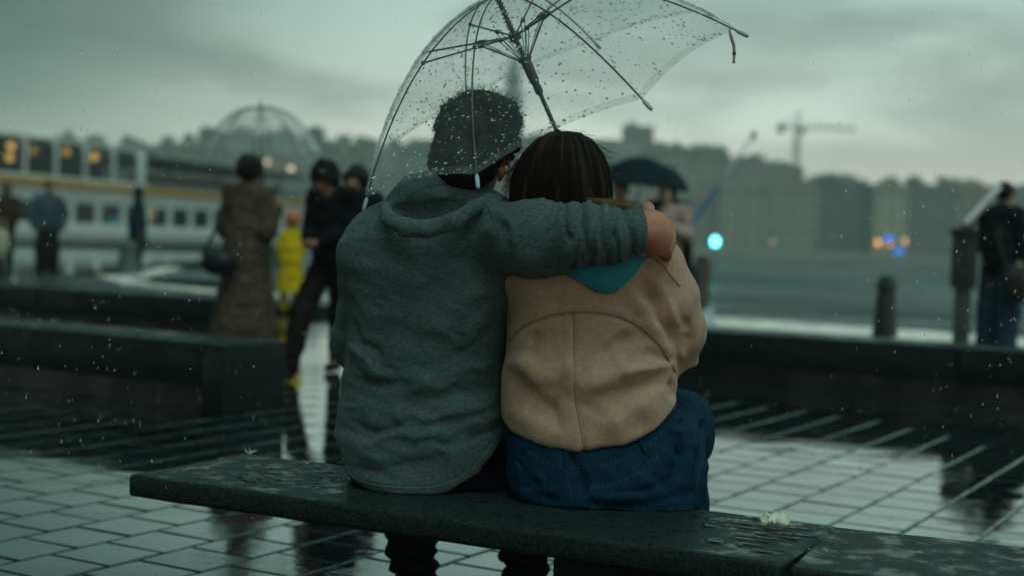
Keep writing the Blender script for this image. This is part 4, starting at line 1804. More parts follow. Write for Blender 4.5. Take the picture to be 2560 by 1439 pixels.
def heather_mat():
    m = mat('heather_grey_jersey', (.034, .055, .055), .95, (.083, .116, .115), scale=210, stretch=(.45, .45, 1.5), detail=5, spec=.05, contrast=(.34, .66),
            bump=.6, bscale=380, bdist=.0013, sheen=.08)
    return m


def felt_mat():
    return mat('tan_felt', (.43, .265, .178), .97, (.35, .212, .142), scale=75, detail=8, spec=.05, bump=.7, bscale=230, bdist=.0022, sheen=.15, contrast=(.36, .64))


def denim_mat():
    return mat('blue_denim', (.003, .0185, .035), .85, (.006, .029, .051), scale=60, stretch=(1, 1, .5), detail=6, spec=.06, bump=.5, bscale=700, bdist=.0008, contrast=(.3, .72))


def bvh_of(V, F):
    return BVHTree.FromPolygons([tuple(p) for p in V], [tuple(f) for f in F])


def build_man():
    root = thing('person', (-.19, 3.33, 0), 'person in grey hooded sweatshirt sitting with one arm around the neighbour', 'person', 'seated couple')
    skin = skin_mat('man_skin', (.46, .19, .11))
    hc = at(1176, 388, 3.30)
    up = np.array([.20, .02, 1.0])
    fw = np.array([.26, 1.0, -.16])
    hd_s = 1.06
    # shoulder, elbow, wrist of the embracing arm
    sh = at(1236, 592, 3.29)
    e1, e2, e3 = at(1335, 597, 3.13), at(1470, 586, 3.075), at(1612, 577, 3.075)
    wr = at(1616, 577, 3.078)
    kn_l, kn_r = at(1015, 1105, 3.80), at(1292, 1115, 3.74)
    an_l, an_r = at(1040, 1462, 3.86), at(1316, 1475, 3.80)
    hp_l, hp_r = at(990, 1140, 3.42), at(1150, 1145, 3.41)
    # ---------------- body
    S = SDF()
    head_prims(S, hc, fw, up, hd_s)
    nb = at(1142, 530, 3.325)
    S.cone(nb, at(1165, 455, 3.305), .056, .057, .03)
    S.loft(rows_px([(560, 960, 1230, 3.335, .07), (700, 900, 1250, 3.31, .10), (900, 900, 1230, 3.34, .10), (1100, 880, 1225, 3.35, .11), (1190, 910, 1180, 3.35, .10)]), .03)
    S.chain([sh, e1, e2, wr], [.055, .048, .042, .036], .02)
    # hand: back of the hand over her shoulder, fingers curling down her front
    hand_prims(S, wr + np.array([-.012, 0, 0]), np.array([.74, .64, -.18]), np.array([-.64, .74, -.12]), 1.14, 1.0, 1)
    S.ell(wr + np.array([.020, .014, -.004]), (.036, .032, .048), None, .018)
    for kz in (-.030, -.010, .010, .030):
        S.ell(wr + np.array([.052, .040, kz - .012]), (.011, .011, .0095), None, .008)
    le, lw_ = at(905, 850, 3.44), at(1010, 930, 3.66)
    S.chain([at(925, 610, 3.30), le, lw_], [.052, .043, .03], .02)
    hand_prims(S, lw_, np.array([.6, .7, .0]), np.array([0, .1, -1.0]), 1.0, .5, -1)
    for h_, k_, a_ in ((hp_l, kn_l, an_l), (hp_r, kn_r, an_r)):
        S.chain([h_, k_, a_], [.075, .052, .038], .03)
        S.cone(a_, a_ + [.03, .16, -.03], .036, .028, .02)
    V, F = S.mesh(.0065, 1)
    quad_mesh('body', V, F, skin, root)
    # ---------------- trousers
    S = SDF()
    S.loft(rows_px([(1090, 880, 1235, 3.39, .11), (1150, 866, 1240, 3.39, .12), (1215, 890, 1250, 3.385, .13), (1248, 930, 1270, 3.38, .125)]), .04)
    S.chain([hp_l, kn_l, an_l], [.10, .077, .060], .04)
    S.chain([hp_r + [.02, 0, 0], kn_r, an_r], [.095, .077, .060], .04)
    S.chain([at(1215, 1200, 3.38), at(1275, 1215, 3.40)], [.055, .055], .04)
    V, F = S.mesh(.008, 2)
    N = normals(V, F)
    low = np.clip((.32 - V[:, 2]) / .15, 0, 1)
    V = V + N * (fbm(V * [16, 16, 30], 2) * .004 + low * (np.sin(V[:, 2] * 130 + 3 * vnoise(V * 14)) * .006 + fbm(V * [10, 10, 34], 2) * .008))[:, None]
    quad_mesh('trousers', sit(V), F, mat('dark_trousers', (.006, .009, .015), .85, (.010, .014, .021), scale=40, bump=.4, bscale=500, bdist=.001, spec=.05), root)
    for a_ in (an_l, an_r):
        S = SDF()
        S.cone(a_ - [0, .03, .035], a_ + [.03, .17, -.035], .046, .036, .02)
        S.cone(a_ - [0, .03, .02], a_ + [0, 0, .03], .05, .048, .02)
        S.cut(lambda P: .004 - P[..., 2])
        V, F = S.mesh(.009, 1)
        quad_mesh('shoe', V, F, mat('man_shoe', (.02, .02, .022), .5), root)
    # ---------------- hooded sweatshirt
    S = SDF()
    S.loft(rows_px([(535, 985, 1215, 3.29, .085), (560, 942, 1255, 3.29, .102), (610, 895, 1282, 3.295, .118), (670, 868, 1290, 3.30, .128), (760, 880, 1286, 3.315, .132), (860, 874, 1264, 3.335, .136),
                    (960, 853, 1260, 3.35, .142), (1050, 838, 1264, 3.355, .150), (1120, 836, 1262, 3.355, .155), (1180, 850, 1240, 3.355, .155), (1215, 878, 1200, 3.355, .150), (1246, 940, 1130, 3.355, .13)]), .03, pw=2.25)
    S.cone(at(960, 590, 3.30), at(1200, 560, 3.29), .075, .08, .05)
    S.chain([sh + [-.02, 0, 0], e1, e2, e3], [.086, .077, .0625, .0505], .045)
    xc = e3[0] - .004
    S.cut(lambda P: np.where(P[..., 2] > .80, (P[..., 0] - xc) * .98 + (P[..., 1] - e3[1]) * .12 + (P[..., 2] - e3[2]) * .06, -1.0))
    S.chain([at(927, 640, 3.31), le, lw_], [.075, .066, .05], .04)
    # hood lying folded on the back: mound, open pocket, thick lip
    S.chain([at(998, 505, 3.25), at(1036, 480, 3.245), at(1080, 466, 3.245), at(1140, 460, 3.255), at(1190, 476, 3.275), at(1226, 496, 3.285)], [.030, .036, .036, .032, .026, .016], .02)
    S.chain([at(1040, 530, 3.235), at(1150, 515, 3.245)], [.05, .045], .02)
    S.chain([at(984, 520, 3.200), at(1030, 534, 3.195), at(1078, 535, 3.192), at(1140, 516, 3.198), at(1190, 496, 3.215)], [.014, .026, .030, .025, .010], .006, 'sub')
    S.chain([at(960, 515, 3.215), at(974, 546, 3.165), at(1017, 568, 3.135), at(1065, 574, 3.125), at(1132, 556, 3.13), at(1184, 520, 3.165), at(1224, 490, 3.235)], [.012, .016, .018, .019, .019, .016, .010], .010)
    S.chain([at(1012, 500, 3.198), at(1060, 497, 3.192), at(1120, 486, 3.196), at(1175, 484, 3.22)], [.004, .007, .007, .003], .008, 'sub')
    S.cone(at(1172, 448, 3.33), at(1150, 470, 3.30), .05, .045, .01, 'sub')
    S.cut(hem_cut([(780, 1090), (836, 1122), (850, 1180), (880, 1213), (950, 1236), (1040, 1243), (1120, 1232), (1195, 1188), (1250, 1112), (1300, 1060), (1420, 700), (1500, 690), (1800, 690)], 3.21))
    V, F = S.mesh(.0043, 2)
    V = folds(V, F, [
        # shoulder and armpit pulls
        (curve_px([(1215, 520), (1240, 570), (1262, 630), (1280, 680)], 4), 12, -.0045), (curve_px([(1240, 505), (1262, 560), (1275, 620)], 4), 9, .004),
        (curve_px([(1190, 570), (1120, 640), (1040, 690), (960, 720)], 4), 26, .0045), (curve_px([(1265, 690), (1190, 760), (1100, 815), (1000, 850)], 4), 22, .007),
        (curve_px([(1262, 740), (1200, 810), (1120, 860), (1040, 885), (960, 890)], 4), 20, .0085), (curve_px([(1258, 800), (1190, 850), (1110, 905)], 4), 16, -.006),
        (curve_px([(870, 690), (930, 760), (1000, 800)], 4), 16, .004), (curve_px([(878, 800), (915, 850), (960, 885), (1010, 900)], 4), 12, -.0075),
        (curve_px([(866, 850), (900, 890), (950, 920), (1000, 925)], 4), 12, .007), (curve_px([(860, 890), (910, 935), (980, 955), (1060, 940)], 4), 13, -.007),
        (curve_px([(1256, 880), (1200, 920), (1130, 950), (1050, 960), (960, 985)], 4), 15, .0075), (curve_px([(1256, 930), (1190, 965), (1110, 990), (1020, 1000)], 4), 12, -.0075),
        (curve_px([(1258, 985), (1200, 1000), (1120, 1030), (1020, 1045), (920, 1035), (850, 1000)], 4), 14, .0085), (curve_px([(845, 1040), (900, 1065), (980, 1075), (1070, 1062)], 4), 11, -.0065),
        (curve_px([(1260, 1035), (1190, 1050), (1110, 1080), (1010, 1095), (900, 1090)], 4), 13, .007), (curve_px([(1258, 1060), (1200, 1085), (1120, 1110)], 4), 9, -.006),
        (curve_px([(840, 1095), (900, 1125), (990, 1140), (1100, 1130), (1190, 1100)], 4), 13, .005), (curve_px([(850, 1150), (930, 1170), (1040, 1172), (1140, 1150)], 4), 12, -.004),
        (curve_px([(1090, 900), (1010, 990), (930, 1080)], 4), 30, .004), (curve_px([(960, 640), (1010, 700), (1100, 740)], 4), 34, .003)], 20, 1.35)
    N = normals(V, F)
    u, v = proj(V)
    # close rings of creases along the raised sleeve
    sl = np.clip((u - 1300) / 60, 0, 1) * np.clip((1606 - u) / 14, 0, 1) * (v < 720) * (V[:, 1] < 3.35)
    lean = (v - 585) * .42 * np.clip((1480 - u) / 150, 0, 1.2)
    q = u + lean
    rings = fbm(np.stack([q / 21, v / 170, V[:, 1] * 4], 1), 2)
    big = fbm(np.stack([q / 50 + 7, v / 210, V[:, 1] * 4], 1), 2)
    dens = np.clip((u - 1330) / 110, .3, 1)
    crease = -np.exp(-(rings / .20) ** 2) * .0075 + np.abs(rings) * .004
    V = V + N * (sl * (crease * dens + .009 * big))[:, None]
    tor = np.clip((v - 560) / 200, 0, 1) * (1 - sl)
    diag = np.stack([(u * .82 + v * .42) / 170, (v * .9 - u * .35) / 46, V[:, 1] * 4], 1)
    V = V + N * ((fbm(diag, 3) * .0042 + fbm(V * [9, 9, 11], 2) * .004) * (.35 + .65 * tor))[:, None]
    hooded = (v < 600) & (u < 1240)
    V = V + N * (hooded * fbm(V * [20, 20, 34] + 3, 2) * .0022)[:, None]
    V = sit(laplace(V, F, 1, .35))
    top = quad_mesh('sweatshirt', V, F, heather_mat(), root)
    bv = bvh_of(V, F)
    SEAM = mat('jersey_seam', (.055, .072, .076), .95, scale=200)
    HEMM = mat('jersey_hem_stitch', (.15, .185, .19), .95, scale=200)

    def seam(pts, name, m, r, lift=.0, sides=5):
        p = smooth_pts(drape(bv, [tuple(q) for q in curve_px(pts, 8)], lift), 2)
        if len(p) > 3:
            MB().tube(p, r, sides).build(name, m, top, smooth=True)
    seam([(862, 1160), (885, 1192), (940, 1212), (1040, 1218), (1115, 1208), (1185, 1166), (1232, 1108)], 'hem_stitch', HEMM, .0011)
    seam([(860, 1153), (884, 1185), (940, 1205), (1040, 1211), (1115, 1201), (1182, 1160)], 'hem_stitch', SEAM, .0009)
    seam([(1216, 512), (1238, 560), (1258, 615), (1282, 672)], 'raglan_seam', SEAM, .0013)
    seam([(1012, 498), (1040, 478), (1090, 462), (1140, 458)], 'hood_seam', SEAM, .0011)
    # pale shirt collar showing under the hood
    MB().tube(smooth_pts([at(1090, 452, 3.275), at(1120, 443, 3.262), at(1150, 445, 3.262), at(1178, 456, 3.27), at(1195, 470, 3.282)]), [.008, .011, .011, .010, .006], 8).build('shirt_collar', mat('white_shirt', (.55, .58, .57), .9, scale=60), root, smooth=True)
    # rain beads caught on the shoulders
    cand = np.where((N[:, 2] > .25) & (V[:, 1] < 3.34) & (v > 560) & (v < 900) & (u < 1230))[0]

    def fn(rg):
        i = cand[rg.integers(len(cand))]
        return V[i] + N[i] * .0004, N[i]
    clear_drops(fn, 160, .0006, .0016, 'rain_beads', top, 5)
    # ---------------- hair: dense cap and short curled locks
    A = rot_axes(fw, up)
    W = lambda x, y, z: hc + (A[0] * x + A[1] * y + A[2] * z) * hd_s
    S = SDF()
    S.ell(W(.004, -.018, .036), np.array([.081, .099, .097]) * hd_s, A, .02)
    S.ell(W(0, -.045, -.028), np.array([.074, .062, .066]) * hd_s, A, .03)
    S.ell(W(.012, .0, .082), np.array([.076, .088, .050]) * hd_s, A, .025)
    S.ell(W(.03, .02, .108), np.array([.040, .06, .024]) * hd_s, A, .025)
    hg = np.random.default_rng(5)
    for q in range(64):
        a_, e_ = hg.uniform(0, 6.283), hg.uniform(-.25, 1.5)
        rq = hg.uniform(.010, .020)
        S.ell(W(.006 + .084 * math.cos(a_) * math.cos(e_), -.015 + .10 * math.sin(a_) * math.cos(e_), .036 + .080 * math.sin(e_)), np.array([rq, rq, rq * .8]), None, .006)
    S.ell(W(0, .118, -.055), np.array([.10, .085, .10]) * hd_s, A, .02, 'sub')
    for sx in (-1, 1):
        S.ell(W(sx * .095, .004, -.035), np.array([.022, .035, .045]) * hd_s, A, .008, 'sub')
    V, F = S.mesh(.005, 2)
    N = normals(V, F)
    up_ = np.clip((V - hc) @ A[2] / .08, .25, 1.2)
    V = V + N * ((fbm(V * 26 + 2, 2) * .009 + fbm(V * 75, 3) * .006) * up_)[:, None]
    N = normals(V, F)
    hm = mat('man_hair', (.008, .0075, .007), .65, (.014, .012, .011), scale=140, spec=.12)
    hair = quad_mesh('hair', V, F, hm, root)
    lines = []
    rg = np.random.default_rng(11)
    cz = (V - hc) @ A[2]
    ids = rg.choice(len(V), 5200, p=np.where(cz > -.06, 1 + np.clip(cz, 0, .12) * 10, .15) / np.where(cz > -.06, 1 + np.clip(cz, 0, .12) * 10, .15).sum())
    for i in ids:
        L = (.005 + .006 * np.clip((cz[i] - .02) / .10, 0, 1)) * rg.uniform(.5, 1.5)
        flow = A[1] * .5 * rg.uniform(-.3, 1) + A[2] * rg.uniform(-.9, .3) + A[0] * rg.uniform(-.6, .6) + np.array([vnoise(V[i:i + 1] * 40)[0], vnoise(V[i:i + 1] * 40 + 9)[0], 0]) * 1.3
        flow = flow - N[i] * (flow @ N[i])
        d = N[i] * .30 + flow * .9
        d /= np.linalg.norm(d)
        curl = np.cross(d, rg.standard_normal(3)) * 1.3
        tt = np.linspace(0, 1, 5)[:, None]
        lines.append(V[i] - N[i] * .002 + d * L * tt + curl * L * .8 * tt ** 2 - np.array([0, 0, 1]) * L * .25 * tt ** 2)
    # stray tufts on the crown
    for cu, cv, n in ((1120, 250, 40), (1205, 242, 60), (1240, 246, 90), (1262, 268, 60), (1180, 240, 50)):
        b = at(cu, cv + 22, 3.33)
        for q in range(n):
            d = np.array([rg.normal(.25, .5), rg.normal(0, .4), rg.uniform(.3, 1)])
            d /= np.linalg.norm(d)
            L = rg.uniform(.008, .024)
            tt = np.linspace(0, 1, 6)[:, None]
            side = np.array([rg.normal(.5, .6), 0, -.6])
            lines.append(b + rg.normal(0, .012, 3) * [1, 1.5, .5] + d * L * tt + side * L * .6 * tt ** 2)
    strands('hair_locks', lines, hm, hair, .0008)
    # eyes (seen only from the far side)
    for sx in (-1, 1):
        MB().ball(W(sx * .032, .076, .006), .0115 * hd_s, 10, 7).build('eye', mat('eye_white', (.7, .68, .65), .2), root, smooth=True)
    return root


def build_woman():
    root = thing('person', (.18, 3.28, 0), 'person in tan felt jacket and blue jeans with long brown hair sitting at right', 'person', 'seated couple')
    skin = skin_mat('woman_skin', (.42, .24, .165))
    hc = at(1404, 476, 3.245)
    up = np.array([-.10, .04, 1.0])
    fw = np.array([.20, 1.0, -.05])
    A = rot_axes(fw, up)
    kn_l, kn_r = at(1475, 1110, 3.72), at(1694, 1062, 3.70)
    an_l, an_r = at(1530, 1470, 3.74), at(1690, 1475, 3.72)
    hp_l, hp_r = at(1420, 1150, 3.27), at(1625, 1145, 3.25)
    sh_r, el_r = at(1648, 668, 3.23), at(1700, 835, 3.27)
    hand = np.array([.262, 3.585, .900])
    sh_l, el_l, wr_l = at(1330, 690, 3.26), at(1330, 880, 3.40), at(1390, 900, 3.58)
    # ---------------- body
    S = SDF()
    head_prims(S, hc, fw, up, .95)
    S.cone(at(1430, 590, 3.24), at(1408, 510, 3.235), .055, .05, .03)
    S.loft(rows_px([(590, 1390, 1500, 3.24, .06), (660, 1320, 1640, 3.24, .08), (760, 1310, 1650, 3.25, .10), (900, 1320, 1640, 3.27, .11), (1050, 1310, 1650, 3.27, .11), (1160, 1320, 1690, 3.27, .11)]), .03)
    wrr = hand + np.array([.045, -.075, -.045])
    S.chain([sh_r, el_r, wrr], [.045, .037, .026], .02)
    hand_prims(S, wrr, np.array([-.35, .75, .5]), np.array([-.85, -.45, .2]), .95, 1.35, -1)
    S.chain([sh_l, el_l, wr_l], [.045, .037, .026], .02)
    hand_prims(S, wr_l, np.array([.6, .7, -.2]), np.array([0, .2, -1.0]), .95, .5, -1)
    for h_, k_, a_ in ((hp_l, kn_l, an_l), (hp_r, kn_r, an_r)):
        S.chain([h_, k_, a_], [.080, .055, .038], .03)
        S.cone(a_, a_ + [.03, .15, -.03], .034, .026, .02)
    V, F = S.mesh(.0075, 1)
    quad_mesh('body', V, F, skin, root)
    # ---------------- jeans
    S = SDF()
    S.loft(rows_px([(1040, 1300, 1690, 3.27, .125), (1090, 1270, 1730, 3.265, .14), (1150, 1262, 1752, 3.26, .155), (1210, 1268, 1756, 3.255, .160), (1250, 1284, 1750, 3.25, .158), (1280, 1310, 1738, 3.25, .150)]), .03, pw=2.7)
    S.chain([hp_r + [.012, 0, .0], (hp_r + kn_r) / 2 + [.012, 0, .015], kn_r, (kn_r + an_r) / 2, an_r], [.105, .098, .083, .070, .062], .05)
    S.chain([hp_l, kn_l, (kn_l + an_l) / 2, an_l], [.115, .083, .070, .062], .05)
    V, F = S.mesh(.0052, 2)
    V = folds(V, F, [
        (curve_px([(1702, 1000), (1722, 1040), (1735, 1090), (1738, 1150)], 4), 9, -.006), (curve_px([(1718, 975), (1745, 1030), (1758, 1090)], 4), 9, .0055),
        (curve_px([(1660, 1090), (1700, 1120), (1735, 1135)], 4), 8, -.005), (curve_px([(1672, 1060), (1705, 1085), (1740, 1110)], 4), 8, .005),
        (curve_px([(1690, 1150), (1720, 1190), (1735, 1240)], 4), 10, -.004), (curve_px([(1650, 1105), (1690, 1160), (1715, 1220)], 4), 10, .0045),
        (curve_px([(1290, 1160), (1330, 1200), (1360, 1250)], 4), 14, -.004), (curve_px([(1420, 1120), (1440, 1180), (1455, 1255)], 4), 16, -.009),
        (curve_px([(1500, 1250), (1580, 1245), (1680, 1215)], 4), 14, .004), (curve_px([(1310, 1130), (1420, 1142), (1560, 1132), (1660, 1085)], 4), 9, .0025),
        (curve_px([(1698, 1000), (1712, 1060), (1716, 1130), (1706, 1200)], 4), 9, -.009), (curve_px([(1690, 1030), (1660, 1100), (1640, 1135)], 4), 9, -.005),
        (curve_px([(1720, 1010), (1742, 1080), (1742, 1160), (1726, 1235)], 4), 10, .008), (curve_px([(1755, 1010), (1762, 1100), (1755, 1200)], 4), 7, -.007),
        (curve_px([(1712, 1120), (1690, 1165), (1650, 1215)], 4), 10, -.005), (curve_px([(1460, 1256), (1540, 1262), (1640, 1252), (1720, 1232)], 4), 10, -.006),
        (curve_px([(1290, 1130), (1300, 1180), (1296, 1230)], 4), 10, -.006), (curve_px([(1560, 1150), (1610, 1190), (1660, 1240)], 4), 12, .004),
        (curve_px([(1755, 1040), (1764, 1120), (1758, 1200)], 4), 8, -.005), (curve_px([(1300, 1215), (1350, 1235), (1420, 1245)], 4), 10, -.004), (curve_px([(1520, 1225), (1600, 1222), (1660, 1196)], 4), 10, -.004)], 10, 2.0)
    N = normals(V, F)
    V = V + N * (fbm(V * [15, 15, 22], 3) * .0036 + fbm(V * [38, 38, 55] + 8, 2) * .0012)[:, None]
    # waistband and the two back pockets stand a cloth thickness proud
    u, v = proj(V)
    wb = np.interp(u, [1300, 1365, 1430, 1520, 1600, 1657], [1126, 1155, 1165, 1159, 1127, 1083])
    rear = V[:, 1] < 3.24
    lift = rear * np.clip((wb - v) / 4 + .5, 0, 1) * .0022

    def inside(poly):
        r_ = np.ones(len(u))
        for k in range(len(poly)):
            (ax_, ay_), (bx_, by_) = poly[k], poly[(k + 1) % len(poly)]
            d_ = ((bx_ - ax_) * (v - ay_) - (by_ - ay_) * (u - ax_)) / math.hypot(bx_ - ax_, by_ - ay_)
            r_ = np.minimum(r_, np.clip(d_ / 4 + .5, 0, 1))
        return r_ * rear
    lift = lift + .0024 * inside([(1475, 1214), (1590, 1185), (1640, 1141), (1704, 1210), (1690, 1262), (1502, 1266)])
    lift = lift + .0024 * inside([(1288, 1152), (1362, 1189), (1358, 1255), (1300, 1255)])
    V = V + normals(V, F) * lift[:, None]
    V = sit(laplace(V, F, 1, .3))
    jeans = quad_mesh('jeans', V, F, denim_mat(), root)
    bv = bvh_of(V, F)
    ST = mat('denim_thread', (.035, .085, .12), .8, scale=80)

    def stitch(pts, r=.0007, dash=True):
        P = smooth_pts(drape(bv, [tuple(q) for q in curve_px(pts, 12)], .0002, 3.0), 1)
        if len(P) < 6:
            return
        B = MB()
        if dash:
            for i in range(0, len(P) - 2, 3):
                if np.linalg.norm(P[i + 2] - P[i]) < .03:
                    B.tube([P[i], P[i + 1], P[i + 2]], r, 4)
        else:
            B.tube(P, r, 5)
        tag(B.build('stitching', ST, jeans), kind='stuff')
    for lp in ([(1412, 1118), (1413, 1140), (1416, 1168)], [(1600, 1100), (1606, 1118), (1612, 1130)]):
        P = drape(bv, lp, .002)
        if len(P) > 2:
            MB().tube(P, .0042, 6).build('belt_loop', denim_mat(), jeans)
    stitch([(1475, 1213), (1530, 1208), (1590, 1182), (1640, 1140)])
    stitch([(1478, 1219), (1532, 1214), (1594, 1188), (1645, 1146)])
    stitch([(1640, 1140), (1665, 1175), (1702, 1208)])
    stitch([(1475, 1215), (1488, 1240), (1500, 1262)])
    stitch([(1288, 1150), (1315, 1175), (1360, 1187)])
    stitch([(1288, 1156), (1315, 1181), (1358, 1193)])
    stitch([(1360, 1188), (1362, 1225), (1356, 1252)])
    stitch([(1318, 1128), (1365, 1152), (1430, 1162), (1520, 1156), (1600, 1124), (1655, 1080)])
    stitch([(1318, 1133), (1365, 1158), (1430, 1168), (1520, 1162), (1602, 1130), (1658, 1086)])
    stitch([(1412, 1130), (1416, 1180), (1430, 1250)])
    stitch([(1708, 1008), (1738, 1030), (1752, 1090), (1750, 1170), (1738, 1230)])
    stitch([(1714, 1003), (1744, 1028), (1759, 1090), (1757, 1170)])
    stitch([(1702, 1065), (1732, 1078), (1745, 1120)])
    stitch([(1706, 985), (1722, 975), (1740, 990)])
    for a_ in (an_l, an_r):
        S = SDF()
        S.cone(a_ - [0, .03, .035], a_ + [.03, .16, -.035], .044, .034, .02)
        S.cone(a_ - [0, .03, .02], a_ + [0, 0, .02], .046, .044, .02)
        S.cut(lambda P: .004 - P[..., 2])
        V, F = S.mesh(.009, 1)
        quad_mesh('shoe', V, F, mat('woman_shoe', (.35, .34, .32), .5), root)
    # ---------------- jacket
    S = SDF()
    S.loft(rows_px([(600, 1370, 1560, 3.235, .075), (640, 1320, 1625, 3.24, .10), (690, 1292, 1672, 3.245, .118), (760, 1278, 1690, 3.25, .132), (850, 1264, 1694, 3.265, .145),
                    (950, 1257, 1694, 3.27, .152), (1020, 1257, 1705, 3.27, .158), (1070, 1262, 1712, 3.27, .160), (1130, 1275, 1712, 3.27, .155)]), .03, pw=2.3)
    S.chain([at(1350, 660, 3.24), at(1470, 640, 3.23), at(1628, 668, 3.23)], [.07, .075, .062], .05)
    S.chain([sh_r + [-.005, 0, 0], at(1680, 745, 3.245), el_r, at(1682, 915, 3.345), wrr], [.066, .062, .055, .052, .045], .028)
    S.cone(at(1727, 806, 3.25), at(1715, 840, 3.26), .028, .03, .03)
    S.chain([sh_l, el_l, wr_l], [.064, .055, .045], .04)
    S.cut(hem_cut([(1180, 1055), (1256, 1062), (1278, 1088), (1340, 1111), (1440, 1124), (1560, 1111), (1640, 1076), (1703, 1022), (1716, 960), (1740, 940), (1900, 900)], 3.12))
    V, F = S.mesh(.0052, 3)
    V = folds(V, F, [
        (curve_px([(1690, 918), (1640, 912), (1570, 925), (1500, 955), (1450, 1000)], 5), 26, .013), (curve_px([(1660, 955), (1590, 965), (1520, 1000), (1470, 1040)], 5), 26, -.007),
        (curve_px([(1445, 960), (1400, 1000), (1350, 1030)], 5), 26, -.006), (curve_px([(1262, 930), (1300, 960), (1350, 1010), (1400, 1080)], 5), 26, -.009),
        (curve_px([(1270, 890), (1320, 915), (1390, 925), (1440, 900)], 5), 32, .008), (curve_px([(1300, 830), (1340, 850), (1420, 850)], 5), 24, -.005),
        (curve_px([(1470, 905), (1540, 860), (1600, 850), (1650, 870)], 5), 26, -.007), (curve_px([(1560, 700), (1610, 760), (1660, 840), (1700, 910)], 5), 18, .008),
        (curve_px([(1600, 690), (1650, 760), (1690, 830)], 5), 16, -.007), (curve_px([(1640, 700), (1680, 770), (1705, 850), (1700, 920)], 5), 14, .006),
        (curve_px([(1480, 1060), (1560, 1040), (1640, 990), (1690, 960)], 5), 28, .008), (curve_px([(1275, 1020), (1330, 1060), (1400, 1095)], 5), 24, .006),
        (curve_px([(1290, 720), (1350, 740), (1430, 745)], 5), 30, .004), (curve_px([(1672, 935), (1690, 985), (1696, 1015)], 5), 10, -.008),
        (curve_px([(1612, 700), (1650, 770), (1682, 850), (1702, 925)], 5), 11, -.008), (curve_px([(1700, 900), (1640, 896), (1560, 905), (1480, 940)], 5), 12, -.008),
        (curve_px([(1440, 870), (1380, 960), (1330, 1020)], 5), 18, .005), (curve_px([(1705, 780), (1725, 830), (1712, 890)], 5), 12, -.006)], 9, 2.0)
    N = normals(V, F)
    u, v = proj(V)
    V = V + N * (fbm(V * [7, 7, 8] + 3, 2) * .006)[:, None]
    # the yoke lies a thickness of felt above the lower back
    yoke = curve_px([(1268, 858), (1310, 815), (1375, 788), (1440, 779), (1530, 786), (1598, 815), (1648, 862), (1690, 932)], 8)
    yu, yv = np.array([p[0] for p in yoke]), np.array([p[1] for p in yoke])
    ly = np.interp(u, yu, yv)
    back = (V[:, 1] < 3.22) & (u > 1262) & (u < 1690)
    step = back * np.clip((ly - v) / 6 + .5, 0, 1) * .0028
    notch = back * np.exp(-((v - ly - 5) / 5) ** 2) * -.003
    mid = np.interp(v, [780, 1000, 1125], [1432, 1438, 1461])
    cut_ = back * (v > ly) * np.exp(-((u - mid) / 5) ** 2) * -.0035
    V = V + N * (step + notch + cut_)[:, None]
    V = laplace(V, F, 1, .3)
    jk = quad_mesh('jacket', sit(V), F, felt_mat(), root)
    bv = bvh_of(V, F)
    SM = mat('felt_edge', (.30, .222, .15), .97, scale=150, bump=.4, bscale=400, bdist=.001)

    def seam(pts, name, r, lift=0.0):
        p = smooth_pts(drape(bv, [tuple(q) for q in curve_px(pts, 8)], lift), 3)
        if len(p) > 3:
            MB().tube(p, r, 6).build(name, SM, jk, smooth=True)
    seam([(1272, 852), (1310, 813), (1375, 786), (1440, 777), (1530, 784), (1598, 813), (1648, 860), (1688, 928)], 'yoke_seam', .0022)
    seam([(1434, 782), (1437, 900), (1440, 1000), (1450, 1060), (1461, 1120)], 'centre_seam', .0016)
    seam([(1618, 640), (1650, 655), (1678, 690), (1700, 715)], 'shoulder_seam', .0026)
    # ---------------- teal hood of the garment beneath, a flap over the jacket back
    m, n = 22, 16
    V2 = []
    for i in range(m + 1):
        s = i / m
        topu, topv = 1372 + (1614 - 1372) * s, 655 - 8 * math.sin(math.pi * s) - 12 * s
        # outline of the point
        botu = np.interp(s, [0, .25, .5, .58, .68, .85, 1], [1372, 1440, 1492, 1512, 1540, 1585, 1616])
        botv = np.interp(s, [0, .25, .5, .58, .68, .85, 1], [660, 697, 727, 734, 727, 688, 640])
        for j in range(n + 1):
            t_ = j / n
            uu, vv = topu + (botu - topu) * t_, topv + (botv - topv) * t_
            d = ray(uu, vv)
            d = d / np.linalg.norm(d)
            h = bv.ray_cast(Vector(EYE), Vector(d), 6)
            p = np.array(h[0]) if h[0] is not None else at(uu, vv, 3.12)
            edge = min(1, (1 - t_) * 5)
            lift = .004 + .016 * math.sin(math.pi * min(1, t_ * .9 + .1)) * math.sin(math.pi * min(max(s, .04), .96)) + .004 * math.sin(s * 9 + t_ * 3) * edge
            V2.append(p - d * lift)
    V2 = np.array(V2)
    i = np.arange(m)[:, None] * (n + 1)
    j = np.arange(n)[None]
    F2 = np.stack([i + j, i + j + n + 1, i + j + n + 2, i + j + 1], -1).reshape(-1, 4)
    V2 = laplace(V2, F2, 1, .4)
    hoodo = quad_mesh('hood', V2, F2, mat('teal_jersey', (.022, .215, .235), .9, (.018, .17, .19), scale=200, detail=4, bump=.4, bscale=600, bdist=.0008, sheen=.1), root)
    md = hoodo.modifiers.new('solid', 'SOLIDIFY')
    md.thickness = .005
    bv2 = bvh_of(V2, F2)
    p = smooth_pts(drape(bv2, [(1500, 655), (1500, 690), (1504, 730)], .0006), 1)
    if len(p) > 3:
        MB().tube(p, .0009, 5).build('hood_seam', mat('teal_seam', (.012, .10, .11), .9), hoodo)
